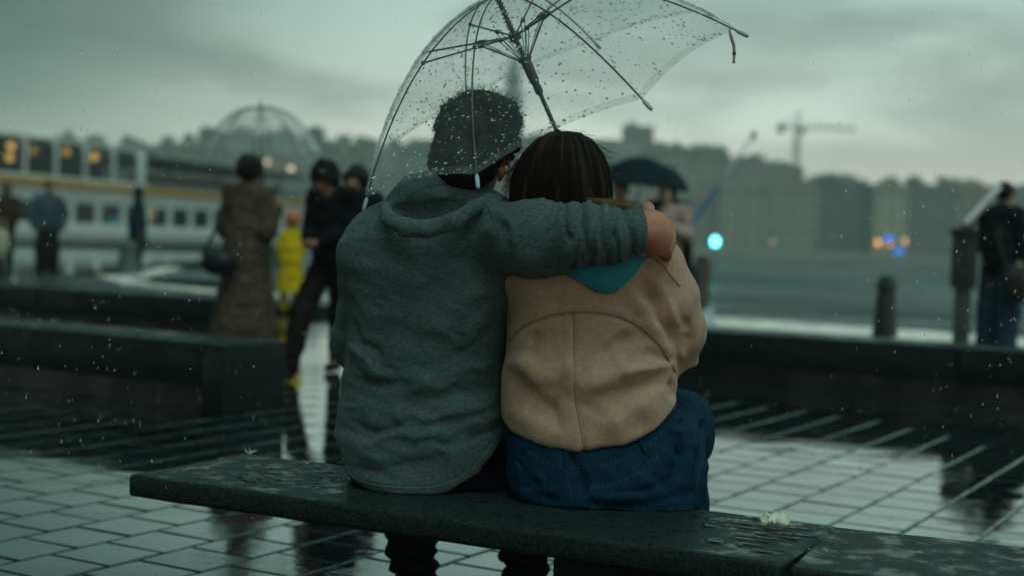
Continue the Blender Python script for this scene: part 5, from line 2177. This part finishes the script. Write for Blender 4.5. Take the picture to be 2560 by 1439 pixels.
    # ---------------- hair: smooth cap and long strands falling from the crown
    rows = rows_px([(334, 1400, 1440, 3.235, .03), (341, 1368, 1462, 3.235, .055), (355, 1342, 1484, 3.235, .078), (380, 1316, 1504, 3.235, .096), (415, 1294, 1519, 3.235, .108),
                    (455, 1283, 1527, 3.23, .114), (495, 1277, 1527, 3.225, .112), (540, 1280, 1518, 3.22, .104), (600, 1300, 1500, 3.21, .09)])
    S = SDF()
    S.loft(rows, .02, pw=2.1)
    c2 = hc + A[1] * .125 - A[2] * .04
    S.ell(c2, np.array([.085, .09, .10]), A, .02, 'sub')
    V, F = S.mesh(.0055, 3)
    ang = np.arctan2(V[:, 1] - 3.23, V[:, 0] - hc[0])
    N = normals(V, F)
    V = V + N * (fbm(np.stack([ang * 9 + V[:, 2] * 4, V[:, 2] * 5, ang * 0], 1), 3) * .0065)[:, None]
    hm = mat('woman_hair', (.012, .008, .0058), .62, (.020, .0125, .0085), scale=60, stretch=(6, 6, .6), spec=.14)
    hair = quad_mesh('hair', V, F, hm, root)
    Rw = np.array(sorted(rows))
    lines = []
    rg = np.random.default_rng(21)
    for q in range(3600):
        a0 = rg.uniform(-math.pi, .5) if rg.random() < .93 else rg.uniform(.5, math.pi)
        z1 = Rw[-1, 0] - abs(rg.normal(0, .02))
        z2 = rg.uniform(Rw[0, 0], Rw[2, 0])
        n_ = 13
        clump = math.floor(a0 * 11) * 7.3
        out = rg.uniform(-.002, .003) + .0025 * math.sin(clump)
        ph = rg.uniform(0, 6.28)
        P = []
        twist = rg.normal(0, .26)
        for k in range(n_):
            tq = k / (n_ - 1)
            z = z1 + (z2 - z1) * (tq ** 1.35)
            xl, xr, yc, hd_ = (np.interp(z, Rw[:, 0], Rw[:, i_]) for i_ in (1, 2, 3, 4))
            a = a0 + twist * (tq - .3) + .05 * math.sin(ph + tq * 5) + .10 * math.sin(clump * 2 + tq * 3.5) * tq
            P.append(((xl + xr) / 2 + ((xr - xl) / 2 + out) * math.cos(a), yc + (hd_ + out) * math.sin(a), z))
        lines.append(np.array(P))
    # flyaways
    for q in range(190):
        a = rg.uniform(.1, 3.0)
        b = hc + A[0] * .105 * math.cos(a) + A[2] * (.02 + .105 * math.sin(a)) + np.array([0, rg.normal(0, .04), 0])
        d = A[0] * (math.cos(a) + rg.normal(0, .8)) + A[2] * (math.sin(a) * .6 + rg.normal(0, .6))
        d /= np.linalg.norm(d)
        L = rg.uniform(.015, .05)
        tt = np.linspace(0, 1, 7)[:, None]
        lines.append(b + d * L * tt + np.array([rg.normal(.4, .6), 0, -.9]) * L * .8 * tt ** 2)
    for q in range(60):       # loose hairs at her left cheek side
        p0 = at(1290 + rg.normal(0, 8), 400 + rg.normal(0, 20), 3.22)
        p2 = at(1262 + rg.normal(0, 8), 500 + rg.normal(0, 20), 3.20)
        pm = (p0 + p2) / 2 + np.array([-.008 + rg.normal(0, .006), 0, 0])
        tt = np.linspace(0, 1, 8)[:, None]
        lines.append((1 - tt) ** 2 * p0 + 2 * tt * (1 - tt) * pm + tt ** 2 * p2)
    strands('hair_strands', lines, hm, hair, .00045)
    lines = []
    for q in range(75):      # sun-bleached ends spread over his sleeve and hand
        p0 = at(rg.uniform(1455, 1530), rg.uniform(494, 508), 3.11)
        ue = rg.uniform(1500, 1636)
        ve = 507 + (ue - 1480) * .115 + rg.normal(0, 4)
        p2 = at(ue, ve, 3.045 + rg.normal(0, .008))
        pm = (p0 + p2) / 2 + np.array([0, -.02, .003 + rg.normal(0, .005)])
        tt = np.linspace(0, 1, 9)[:, None]
        lines.append((1 - tt) ** 2 * p0 + 2 * tt * (1 - tt) * pm + tt ** 2 * p2)
    strands('hair_ends', lines, mat('hair_ends', (.34, .21, .09), .5, (.16, .10, .045), scale=60), hair, .00045)
    for sx in (-1, 1):
        MB().ball(hc + A[0] * sx * .031 + A[1] * .074 + A[2] * .006, .011, 10, 7).build('eye', mat('eye_white', (.7, .68, .65), .2), root, smooth=True)
    return root, hand


build_man()
_, HAND = build_woman()


# ------------------------------------------------------------------ umbrellas
def build_umbrellas():
    k = 1.064
    c = EYE + k * (np.array([.05774837, 3.22619506, 1.26552877]) - EYE)
    ax = np.array([-.43837951, -.25955373, .86049711])
    x = np.array([.89103403, 0, .45393652])
    metal = mat('umbrella_steel', (.030, .042, .046), .35, (.05, .06, .065), scale=60, spec=.5, metal=.4)
    t, foot = make_umbrella(c, ax, x, 3.472, .471 * k, .262 * k, 'large clear plastic umbrella beaded with rain held over the seated couple', film=film_mat('clear_vinyl', .115),
                            rib_mat=mat('rib_steel', (.035, .030, .032), .4, (.07, .03, .03), scale=12, spec=.5), tips=mat('tip_plastic', (.36, .45, .49), .4), drops=3600,
                            hem_m=film_mat('vinyl_hem', .13), handle=.47, shaft_m=metal)
    # closing strap hanging from the right-hand rib
    p = at(1826, 78, c[1] + .0)
    w = 3.472 + 3 * math.pi / 4
    y = np.cross(ax, x)
    tip = c + .471 * k * .965 * (math.cos(w) * x + math.sin(w) * y) + ax * .01
    pts = [tip + np.array([dx, 0, dz]) for dx, dz in ((0, 0), (.006, -.018), (.012, -.034), (.0135, -.05), (.0135, -.066), (.013, -.074))]
    MB().tube(pts, [.0025, .004, .004, .0035, .003, .0035], 6).build('strap', mat('strap_vinyl', (.30, .30, .22), .5), t, smooth=True)
    MB().ball(pts[3] - np.array([0, 0, .002]), (.0045, .0045, .006), 8, 6).build('strap_snap', metal, t, smooth=True)
    # black umbrellas of the passers-by on the right
    blk = mat('black_nylon', (.006, .012, .017), .8, (.010, .018, .024), scale=30, spec=.08)
    ribm = mat('black_rib', (.02, .02, .02), .4)
    make_umbrella(at(1598, 468, 14.4), (.06, -.05, 1), (1, 0, 0), .2, .47, .30, 'dark navy umbrella over the people right of the seated couple', film=blk, rib_mat=ribm, detail=False, thick=.002, handle=.62, prof_n=2.2,
                  group='umbrellas of passers-by')
    make_umbrella(at(1652, 466, 15.2), (.22, 0, 1), (1, 0, 0), .5, .32, .22, 'smaller dark umbrella just behind the navy one', film=blk, rib_mat=ribm, detail=False, thick=.002, handle=.55, prof_n=2.2,
                  group='umbrellas of passers-by')


build_umbrellas()


# ------------------------------------------------------------------ passers-by
def gpos(u, y):
    return np.array([at(u, 600, y)[0], y, 0.0])


def build_crowd():
    # woman in the long coat with a clear umbrella
    p = gpos(618, 10.4)
    fur = mat('brown_coat', (.050, .036, .025), .95, (.105, .078, .054), scale=22, detail=6, bump=.8, bscale=90, bdist=.006, spec=.05)
    r, J = person(p, R(-28), 1.50, 'person in long brown coat with black shoulder bag under a clear umbrella', dict(
        wr_r=(.12, .22, 1.27), el_r=(.22, -.02, 1.10), wr_l=(-.02, .22, 1.12), el_l=(-.24, .02, 1.10), head=(.0, .02, 1.565)),
        top=((.06, .048, .034), .7, 0), coat_hem=(.14, .27), bottom=(.02, .018, .016), hair=((.012, .009, .008), 'curly'), topmat=fur, loose=1.35)
    b = J['wr_r'] + np.array([.03, .06, .06])
    cen = at(655, 388, b[1])
    ax = np.array([-.055, -.02, 1.0])
    make_umbrella(cen, ax, (1, 0, 0), .3, .455, .355, 'clear dome umbrella held by the person in the brown coat', film=film_mat('clear_vinyl_far', .22), rib_mat=mat('rib_grey', (.08, .10, .10), .4), detail=False,
                  handle=cen[2] - b[2] + .03, prof_n=2.6, group='umbrellas of passers-by', hem_m=film_mat('vinyl_hem', .13), shaft_m=mat('shaft_dark', (.03, .04, .042), .4))
    bag = thing('shoulder_bag', p + [-.26, -.12, .56], 'black shoulder bag hanging at the back of the brown coat', 'bag')
    S = SDF()
    bc = at(548, 660, 10.16)
    S.ell(bc, (.13, .06, .085), None, .03)
    S.ell(bc + [0, 0, .025], (.11, .065, .06), None, .04)
    V, F = S.mesh(.015, 1)
    quad_mesh('pouch', V, F, mat('black_leather', (.010, .013, .016), .4), bag)
    MB().tube(smooth_pts([bc + [-.12, 0, .05], J['sh_l'] + [-.02, -.13, -.1], J['sh_l'] + [.05, -.06, .07], J['sh_r'] + [-.1, .12, -.1], bc + [.14, .06, .05]], 1), .012, 6).build('strap', MATS['black_leather'], bag, smooth=True)
    # the two in black
    person(gpos(882, 9.9), R(170), 1.46, 'person in dark clothes close behind the striding one in black', dict(head=(-.02, .06, 1.52), neck=(0, .02, 1.40)), top=((.012, .013, .016), .74, 0), bottom=(.016, .014, .014),
           hair=((.008, .007, .007), 'curly'))
    person(gpos(838, 9.35), R(148), 1.50, 'person in black jacket with curly dark hair striding and looking down at both hands', dict(
        head=(.0, .12, 1.475), neck=(0, .05, 1.385), chest=(0, .03, 1.22), sh_l=(-.165, .03, 1.36), sh_r=(.165, .03, 1.36), el_l=(-.20, .04, 1.10), el_r=(.20, .04, 1.10), wr_l=(-.05, .24, 1.02), wr_r=(.05, .24, 1.02),
        hip_l=(-.09, 0, .88), hip_r=(.09, 0, .88), kn_r=(.10, .24, .50), an_r=(.10, .36, .085), toe_r=(.11, .51, .03), kn_l=(-.09, -.02, .47), an_l=(-.10, -.30, .10), toe_l=(-.10, -.16, .03), pel=(0, 0, .91)),
        face=(0, 1, -.75), top=((.007, .008, .010), .72, 0), bottom=(.014, .010, .009), hair=((.006, .005, .005), 'curly'), loose=1.15)
    # child in yellow raincoat
    person(gpos(730, 16.8), R(20), 1.16, 'small child in bright yellow raincoat with an orange cap', dict(el_l=(-.19, .05, 1.12), el_r=(.19, .05, 1.12), wr_l=(-.16, .14, .92), wr_r=(.16, .14, .92), sh_l=(-.13, 0, 1.36), sh_r=(.13, 0, 1.36), head=(0, .03, 1.60)), hs=1.45, top=((.62, .42, .01), .5, 0), coat_hem=(.36, .17), bottom=(.50, .34, .01),
           hair=((.55, .17, .05), 'short'), loose=1.1, res=.014)
    # far left group by the edge
    person(gpos(118, 25.4), R(-150), 1.74, 'person in wide blue grey jacket standing before the ferry', dict(el_l=(-.28, .0, 1.12), el_r=(.28, .0, 1.12)), top=((.055, .085, .105), .72, 0), bottom=(.010, .012, .014), hair=((.02, .017, .015), 'short'), loose=1.5)
    person(gpos(343, 25.8), R(-80), 1.70, 'slim person in dark blue hooded coat standing before the ferry', None, top=((.016, .032, .05), .7, 0), coat_hem=(.62, .17), bottom=(.010, .014, .018), hair=((.02, .017, .015), 'none'), hood=True)
    person(gpos(14, 24.5), R(60), 1.66, 'person with light brown hair at the left edge of the picture', None, top=((.05, .028, .02), .74, 0), bottom=(.012, .012, .014), hair=((.12, .07, .035), 'long'))
    tb = gpos(2, 24.2)
    t = thing('tote_bag', tb + [0, 0, .35], 'cream cloth bag held by the person at the left edge', 'bag')
    S = SDF()
    S.ell(tb + [0, 0, .62], (.15, .06, .27), None, .03)
    S.cut(lambda P: P[..., 2] - .86)
    V, F = S.mesh(.02, 1)
    quad_mesh('sack', V, F, mat('cream_cloth', (.45, .42, .30), .9, scale=20), t)
    MB().tube([tb + [-.08, 0, .8], tb + [-.04, 0, 1.02], tb + [.05, 0, 1.02], tb + [.08, 0, .8]], .012, 6).build('handle', MATS['cream_cloth'], t)
    # under the dark umbrellas
    person(gpos(1668, 14.2), R(150), 1.60, 'person in open black coat over pale pink clothes under the dark umbrella', dict(el_l=(-.25, .02, 1.12), wr_l=(-.12, .22, 1.20)), top=((.42, .30, .27), .62, 0), bottom=(.36, .26, .23),
           hair=((.018, .014, .012), 'long'), skin=(.42, .26, .19))
    q = gpos(1668, 14.2)
    person(gpos(1548, 14.8), R(160), 1.62, 'person half hidden behind the hair of the seated woman', None, top=((.02, .022, .026), .72, 0), bottom=(.02, .02, .022), hair=((.014, .011, .010), 'short'), skin=(.42, .26, .19))
    # open black coat front over the pale clothes
    S = SDF()
    for dx in (-.155, .15):
        S.cone(q + [dx, -.02, 1.34], q + [dx * 1.25, -.04, .52], .075, .09, .03)
    S.cone(q + [-.13, .08, 1.33], q + [.13, .08, 1.33], .09, .09, .05)
    S.cone(q + [0, .1, 1.2], q + [0, .12, .55], .16, .18, .05)
    V, F = S.mesh(.018, 1)
    par = [o for o in bpy.data.objects if o.get('label', '').startswith('person in open black coat')][0]
    quad_mesh('open_coat', V, F, mat('black_coat', (.008, .010, .011), .85, spec=.06), par)
    # man at the right edge
    p = gpos(2500, 13.0)
    person(p, R(-58), 1.66, 'person in black jacket and jeans standing in profile at the right edge', dict(wr_r=(.10, .34, 1.00), el_r=(.24, .08, 1.08), wr_l=(-.05, .34, 1.02), el_l=(-.24, .08, 1.10), head=(0, .05, 1.565)),
           face=(-.1, 1, -.1), top=((.010, .014, .019), .74, 0), bottom=(.035, .065, .10), hair=((.008, .007, .006), 'short'), loose=1.6, skin=(.42, .19, .12))
    t = thing('messenger_bag', p + [.12, -.22, .5], 'dark olive bag at the hip of the person at the right edge', 'bag')
    S = SDF()
    bc = p + [.12, -.27, .72]
    S.ell(bc, (.17, .08, .17), None, .02)
    S.ell(bc + [0, -.02, .05], (.165, .08, .10), None, .02)
    V, F = S.mesh(.018, 1)
    quad_mesh('pouch', V, F, mat('olive_canvas', (.035, .034, .020), .9, scale=30), t)
    MB().tube(smooth_pts([bc + [-.14, 0, .1], p + [-.14, -.19, 1.15], p + [-.02, -.06, 1.43], p + [.1, .18, 1.2], bc + [.1, .1, .1]], 1), .016, 6).build('strap', MATS['olive_canvas'], t, smooth=True)


build_crowd()


# ------------------------------------------------------------------ quay furniture and small things
def build_items():
    iron = mat('black_iron', (.010, .013, .014), .45, (.018, .02, .02), scale=20, spec=.5)

    def bollard(u, v_top, y, r, label, m=iron, z0=0.0):
        top = at(u, v_top, y)
        h = top[2] - z0
        t = thing('bollard', (top[0], y, z0), label, 'bollard', 'bollards along the quay')
        MB().lathe([(r * 1.25, 0), (r * 1.25, .05), (r * 1.05, .07), (r * .72, h * .80)], (top[0], y, z0), 20).build('post', m, t, auto=True)
        MB().lathe([(r * .72, 0), (r * .86, h * .02), (r * .86, h * .07), (r * .7, h * .09), (r * .62, h * .16), (r * .3, h * .20)], (top[0], y, z0 + h * .80), 20).build('cap', m, t, auto=True)
    bollard(2218, 688, 13.9, .125, 'black iron bollard standing at the right before the water')
    bollard(1742, 662, 15.2, .11, 'black iron bollard beside the right shoulder of the seated woman', z0=.15)
    bollard(322, 600, 24.6, .20, 'grey tapered stone bollard near the slim person before the ferry', mat('grey_stone', (.10, .115, .115), .6, scale=12), z0=0)
    # mooring pile behind that bollard
    c = at(1757, 640, 18.5)
    t = thing('mooring_pile', (c[0], 18.5, WATER_Z - .6), 'brown wooden mooring pile rising from the water', 'pile')
    MB().lathe([(.10, 0), (.10, c[2] - WATER_Z + .5), (.07, c[2] - WATER_Z + .6)], (c[0], 18.5, WATER_Z - .6), 12).build('timber', mat('pile_wood', (.10, .065, .035), .8, (.06, .04, .025), scale=10, stretch=(4, 4, .5)), t, auto=True)
    # white bag slumped by the bollard
    c = at(1757, 792, 14.6)
    t = thing('plastic_bag', (c[0], 14.6, .0), 'white plastic bag slumped beside the black bollard', 'bag')
    S = SDF()
    S.ell((c[0], 14.6, .13), (.15, .12, .14), None, .03)
    S.ell((c[0] + .05, 14.6, .22), (.07, .06, .10), None, .05)
    S.cone((c[0] + .05, 14.6, .26), (c[0] + .10, 14.6, .36), .03, .015, .03)
    S.cut(lambda P: .002 - P[..., 2])
    V, F = S.mesh(.012, 1)
    V = V + normals(V, F) * (fbm(V * 16, 3) * .012)[:, None]
    V[:, 2] = np.maximum(V[:, 2], .001)
    quad_mesh('bag_body', V, F, mat('white_plastic', (.5, .54, .54), .4, scale=8), t)
    # information post with a slanted pale panel
    y = 12.6
    b = at(2404, 800, y)
    x0 = b[0]
    t = thing('information_post', (x0, y, 0), 'grey information post with slanted pale panel before the person at right', 'post')
    gm = mat('post_grey', (.075, .078, .068), .5, (.05, .055, .05), scale=6)
    MB().box((x0, y, .34), (.14, .12, .68), R(-20), bevel=.01).build('post', gm, t, auto=True)
    MB().box((x0, y, .92), (.215, .17, .48), R(-20), bevel=.012).build('housing', mat('post_dark', (.038, .045, .043), .45, scale=6), t, auto=True)
    MB().box((x0 - .01, y - .01, 1.175), (.25, .2, .05), R(-20), bevel=.012).build('lid', iron, t, auto=True)
    c0 = np.array([x0 + .10, y, 1.36])
    rot = np.array(Matrix.Rotation(R(-20), 3, 'Z') @ Matrix.Rotation(R(38), 3, 'Y') @ Matrix.Rotation(R(-24), 3, 'X'))
    MB().box(c0, (.05, .34, .48), rot=rot, bevel=.008).build('panel', mat('panel_white', (.62, .64, .60), .35, scale=4), t, auto=True)
    MB().tube([c0 + rot @ np.array([.03, 0, -.1]), (x0 + .01, y, 1.18)], .03, 8).build('bracket', iron, t, smooth=True)
    # slanted blue pole beside the umbrella people
    a, b = at(1548, 812, 15.8), at(1884, 338, 16.4)
    a[2] = 0
    t = thing('slanted_pole', a, 'long slanted blue pole with grey top rising beside the dark umbrella', 'pole')
    m = a + (b - a) * .72
    MB().tube([a, m], .030, 8).build('lower_tube', mat('pole_blue', (.03, .12, .20), .4, scale=5), t, smooth=True)
    MB().tube([m, b], .013, 8).build('upper_tube', mat('pole_grey', (.45, .52, .50), .4, scale=5), t, smooth=True)
    MB().ball(b, (.035, .035, .06), 10, 7).build('top_knob', MATS['pole_grey'], t, smooth=True)
    # crumpled tissue on the slab
    c = np.array([.565, 2.945, .372])
    n = 18
    V, F = [], []
    for i in range(n + 1):
        for j in range(n + 1):
            V.append((i / n - .5, j / n - .5, 0))
    V = np.array(V)
    base = V.copy()
    V = V * [.105, .085, 1]
    rr = np.hypot(V[:, 0] / .055, V[:, 1] / .048)
    nz = fbm(base * [5, 5, 1] + 2, 3)
    V[:, 0] *= .62 + .16 * vnoise(base * 3 + 9)
    V[:, 1] *= .7 + .2 * vnoise(base * 3 + 4)
    V[:, 2] = .003 + .020 * np.clip(1 - rr * .5, 0, 1) + np.abs(nz) * .014
    V[:, 0] += nz * .003
    i = np.arange(n)[:, None] * (n + 1)
    j = np.arange(n)[None]
    F = np.stack([i + j, i + j + n + 1, i + j + n + 2, i + j + 1], -1).reshape(-1, 4)
    V[:, 2] = np.maximum(V[:, 2], .001)
    o = quad_mesh('tissue', V + c, F, mat('tissue_paper', (.62, .62, .52), .9, (.52, .50, .36), scale=30), None, False, origin=c)
    o.modifiers.new('solid', 'SOLIDIFY').thickness = .0015
    tag(o, 'crumpled white paper tissue lying on the wet slab at right', 'tissue')
    # splash crowns where drops hit the slab
    def splash(u, v, s, label, seed):
        d = ray(u, v)
        p = EYE + d * ((.3705 - EYE[2]) / d[2])
        rg = np.random.default_rng(seed)
        B = MB()
        B.lathe([(.008 * s, -.0008), (.010 * s, .002 * s), (.0085 * s, .004 * s)], p, 12)
        for k in range(9):
            a = k / 9 * 6.28 + rg.uniform(-.2, .2)
            L = rg.uniform(.008, .022) * s
            e = np.array([math.cos(a), math.sin(a), rg.uniform(.5, 1.2)])
            b0 = p + np.array([math.cos(a), math.sin(a), 0]) * .008 * s + [0, 0, .002]
            B.tube([b0, b0 + e * L * .6, b0 + e * L + [0, 0, -.002]], [.0018 * s, .0011 * s, .0013 * s], 5)
            B.ball(b0 + e * L * 1.25, .0012 * s, 6, 4)
        o = B.build('water_splash', mat('splash_water', (.75, .82, .80), .08, scale=20, spec=.8), None, smooth=True, origin=p)
        tag(o, label, 'splash', 'rain splashes on the bench')
    splash(625, 1133, .62, 'tiny crown splash at the far corner of the bench', 1)
    splash(768, 1158, .4, 'small splash on the bench beside the seated man', 2)
    splash(1905, 1312, .3, 'tiny splash beside the crumpled tissue', 3)
    # puddle films with raised rims, lying on the slab
    rg = np.random.default_rng(4)
    B = MB()

    def blob(u, v, a, b):
        d = ray(u, v)
        p = EYE + d * ((.3718 - EYE[2]) / d[2])
        q = (p[:2] - np.array([-.89, 3.335]))
        if not (.03 < q @ _bu < 1.55 and .03 < q @ _bw < .41):
            return
        n = 14
        rim, top = [], []
        for k in range(n):
            w = 2 * math.pi * k / n
            f = 1 + .35 * vnoise(np.array([[math.cos(w) * 1.5 + u, math.sin(w) * 1.5 + v, 0]]))[0]
            o = _bu * a * f * math.cos(w) + _bw * b * f * math.sin(w)
            rim.append((p[0] + o[0], p[1] + o[1], p[2]))
            top.append((p[0] + o[0] * .75, p[1] + o[1] * .75, p[2] + .0011))
        F = [(k, (k + 1) % n, n + (k + 1) % n, n + k) for k in range(n)] + [tuple(range(n, 2 * n))]
        B.add(rim + top, F)
    for _ in range(34):
        blob(rg.uniform(1765, 2040), rg.uniform(1285, 1380), rg.uniform(.004, .034), rg.uniform(.003, .012))
    for _ in range(26):
        blob(rg.uniform(600, 850), rg.uniform(1140, 1215), rg.uniform(.004, .018), rg.uniform(.003, .010))
    for _ in range(40):
        blob(rg.uniform(420, 1900), rg.uniform(1150, 1390), rg.uniform(.003, .010), rg.uniform(.002, .006))
    o = B.build('puddle_film', mat('puddle_water', (.010, .014, .014), .06, scale=12, spec=.6), None, smooth=True)
    tag(o, 'thin puddles of rain water on the granite slab', 'puddle', kind='stuff')


build_items()


# ------------------------------------------------------------------ falling rain and damp air
def build_air():
    rg = np.random.default_rng(9)
    parts = []
    n = 5
    for i in range(3800):
        y = 2.65 + 9 * rg.random() ** 2.2
        u, v = rg.uniform(-500, 3060), rg.uniform(-200, 1600)
        p = at(u, v, y)
        if p[2] < .05:
            continue
        if abs(p[0] + .0) < .60 and y < 4.0:
            continue
        r = (.00055 + .0006 * rg.random() ** 2) * (1 + .18 * max(0, y - 3))
        L = r * rg.uniform(2.5, 6)
        dr = np.array([.12, 0, 1.0])
        V = [p + dr * L]
        for h, f in ((.4, .75), (-.3, 1.0)):
            for k in range(n):
                w = 6.283 * k / n
                V.append(p + dr * L * h + np.array([math.cos(w), math.sin(w), 0]) * r * f)
        V.append(p - dr * L * .8)
        F = [(0, 1 + k, 1 + (k + 1) % n) for k in range(n)]
        for k in range(n):
            F += [(1 + k, 1 + n + k, 1 + n + (k + 1) % n), (1 + k, 1 + n + (k + 1) % n, 1 + (k + 1) % n)]
        F += [(1 + 2 * n, 1 + n + (k + 1) % n, 1 + n + k) for k in range(n)]
        parts.append((np.array(V), np.array(F)))
    o = merge_fast('rain', parts, water_drop_mat(), None, True)
    tag(o, 'falling rain drops in the air over the quay', 'rain', kind='stuff')
    # damp haze
    m = bpy.data.materials.new('damp_air')
    m.use_nodes = True
    nt = m.node_tree
    nt.nodes.remove(nt.nodes['Principled BSDF'])
    pv = nt.nodes.new('ShaderNodeVolumePrincipled')
    pv.inputs['Color'].default_value = (.80, .90, .85, 1)
    pv.inputs['Density'].default_value = .00085
    pv.inputs['Anisotropy'].default_value = .1
    nt.links.new(pv.outputs[0], nt.nodes['Material Output'].inputs['Volume'])
    MATS['damp_air'] = m
    o = MB().box((0, 400, 46), (1600, 860, 100)).build('haze', m, None)
    tag(o, 'thin grey rain haze over the water', 'haze', kind='stuff')


build_air()
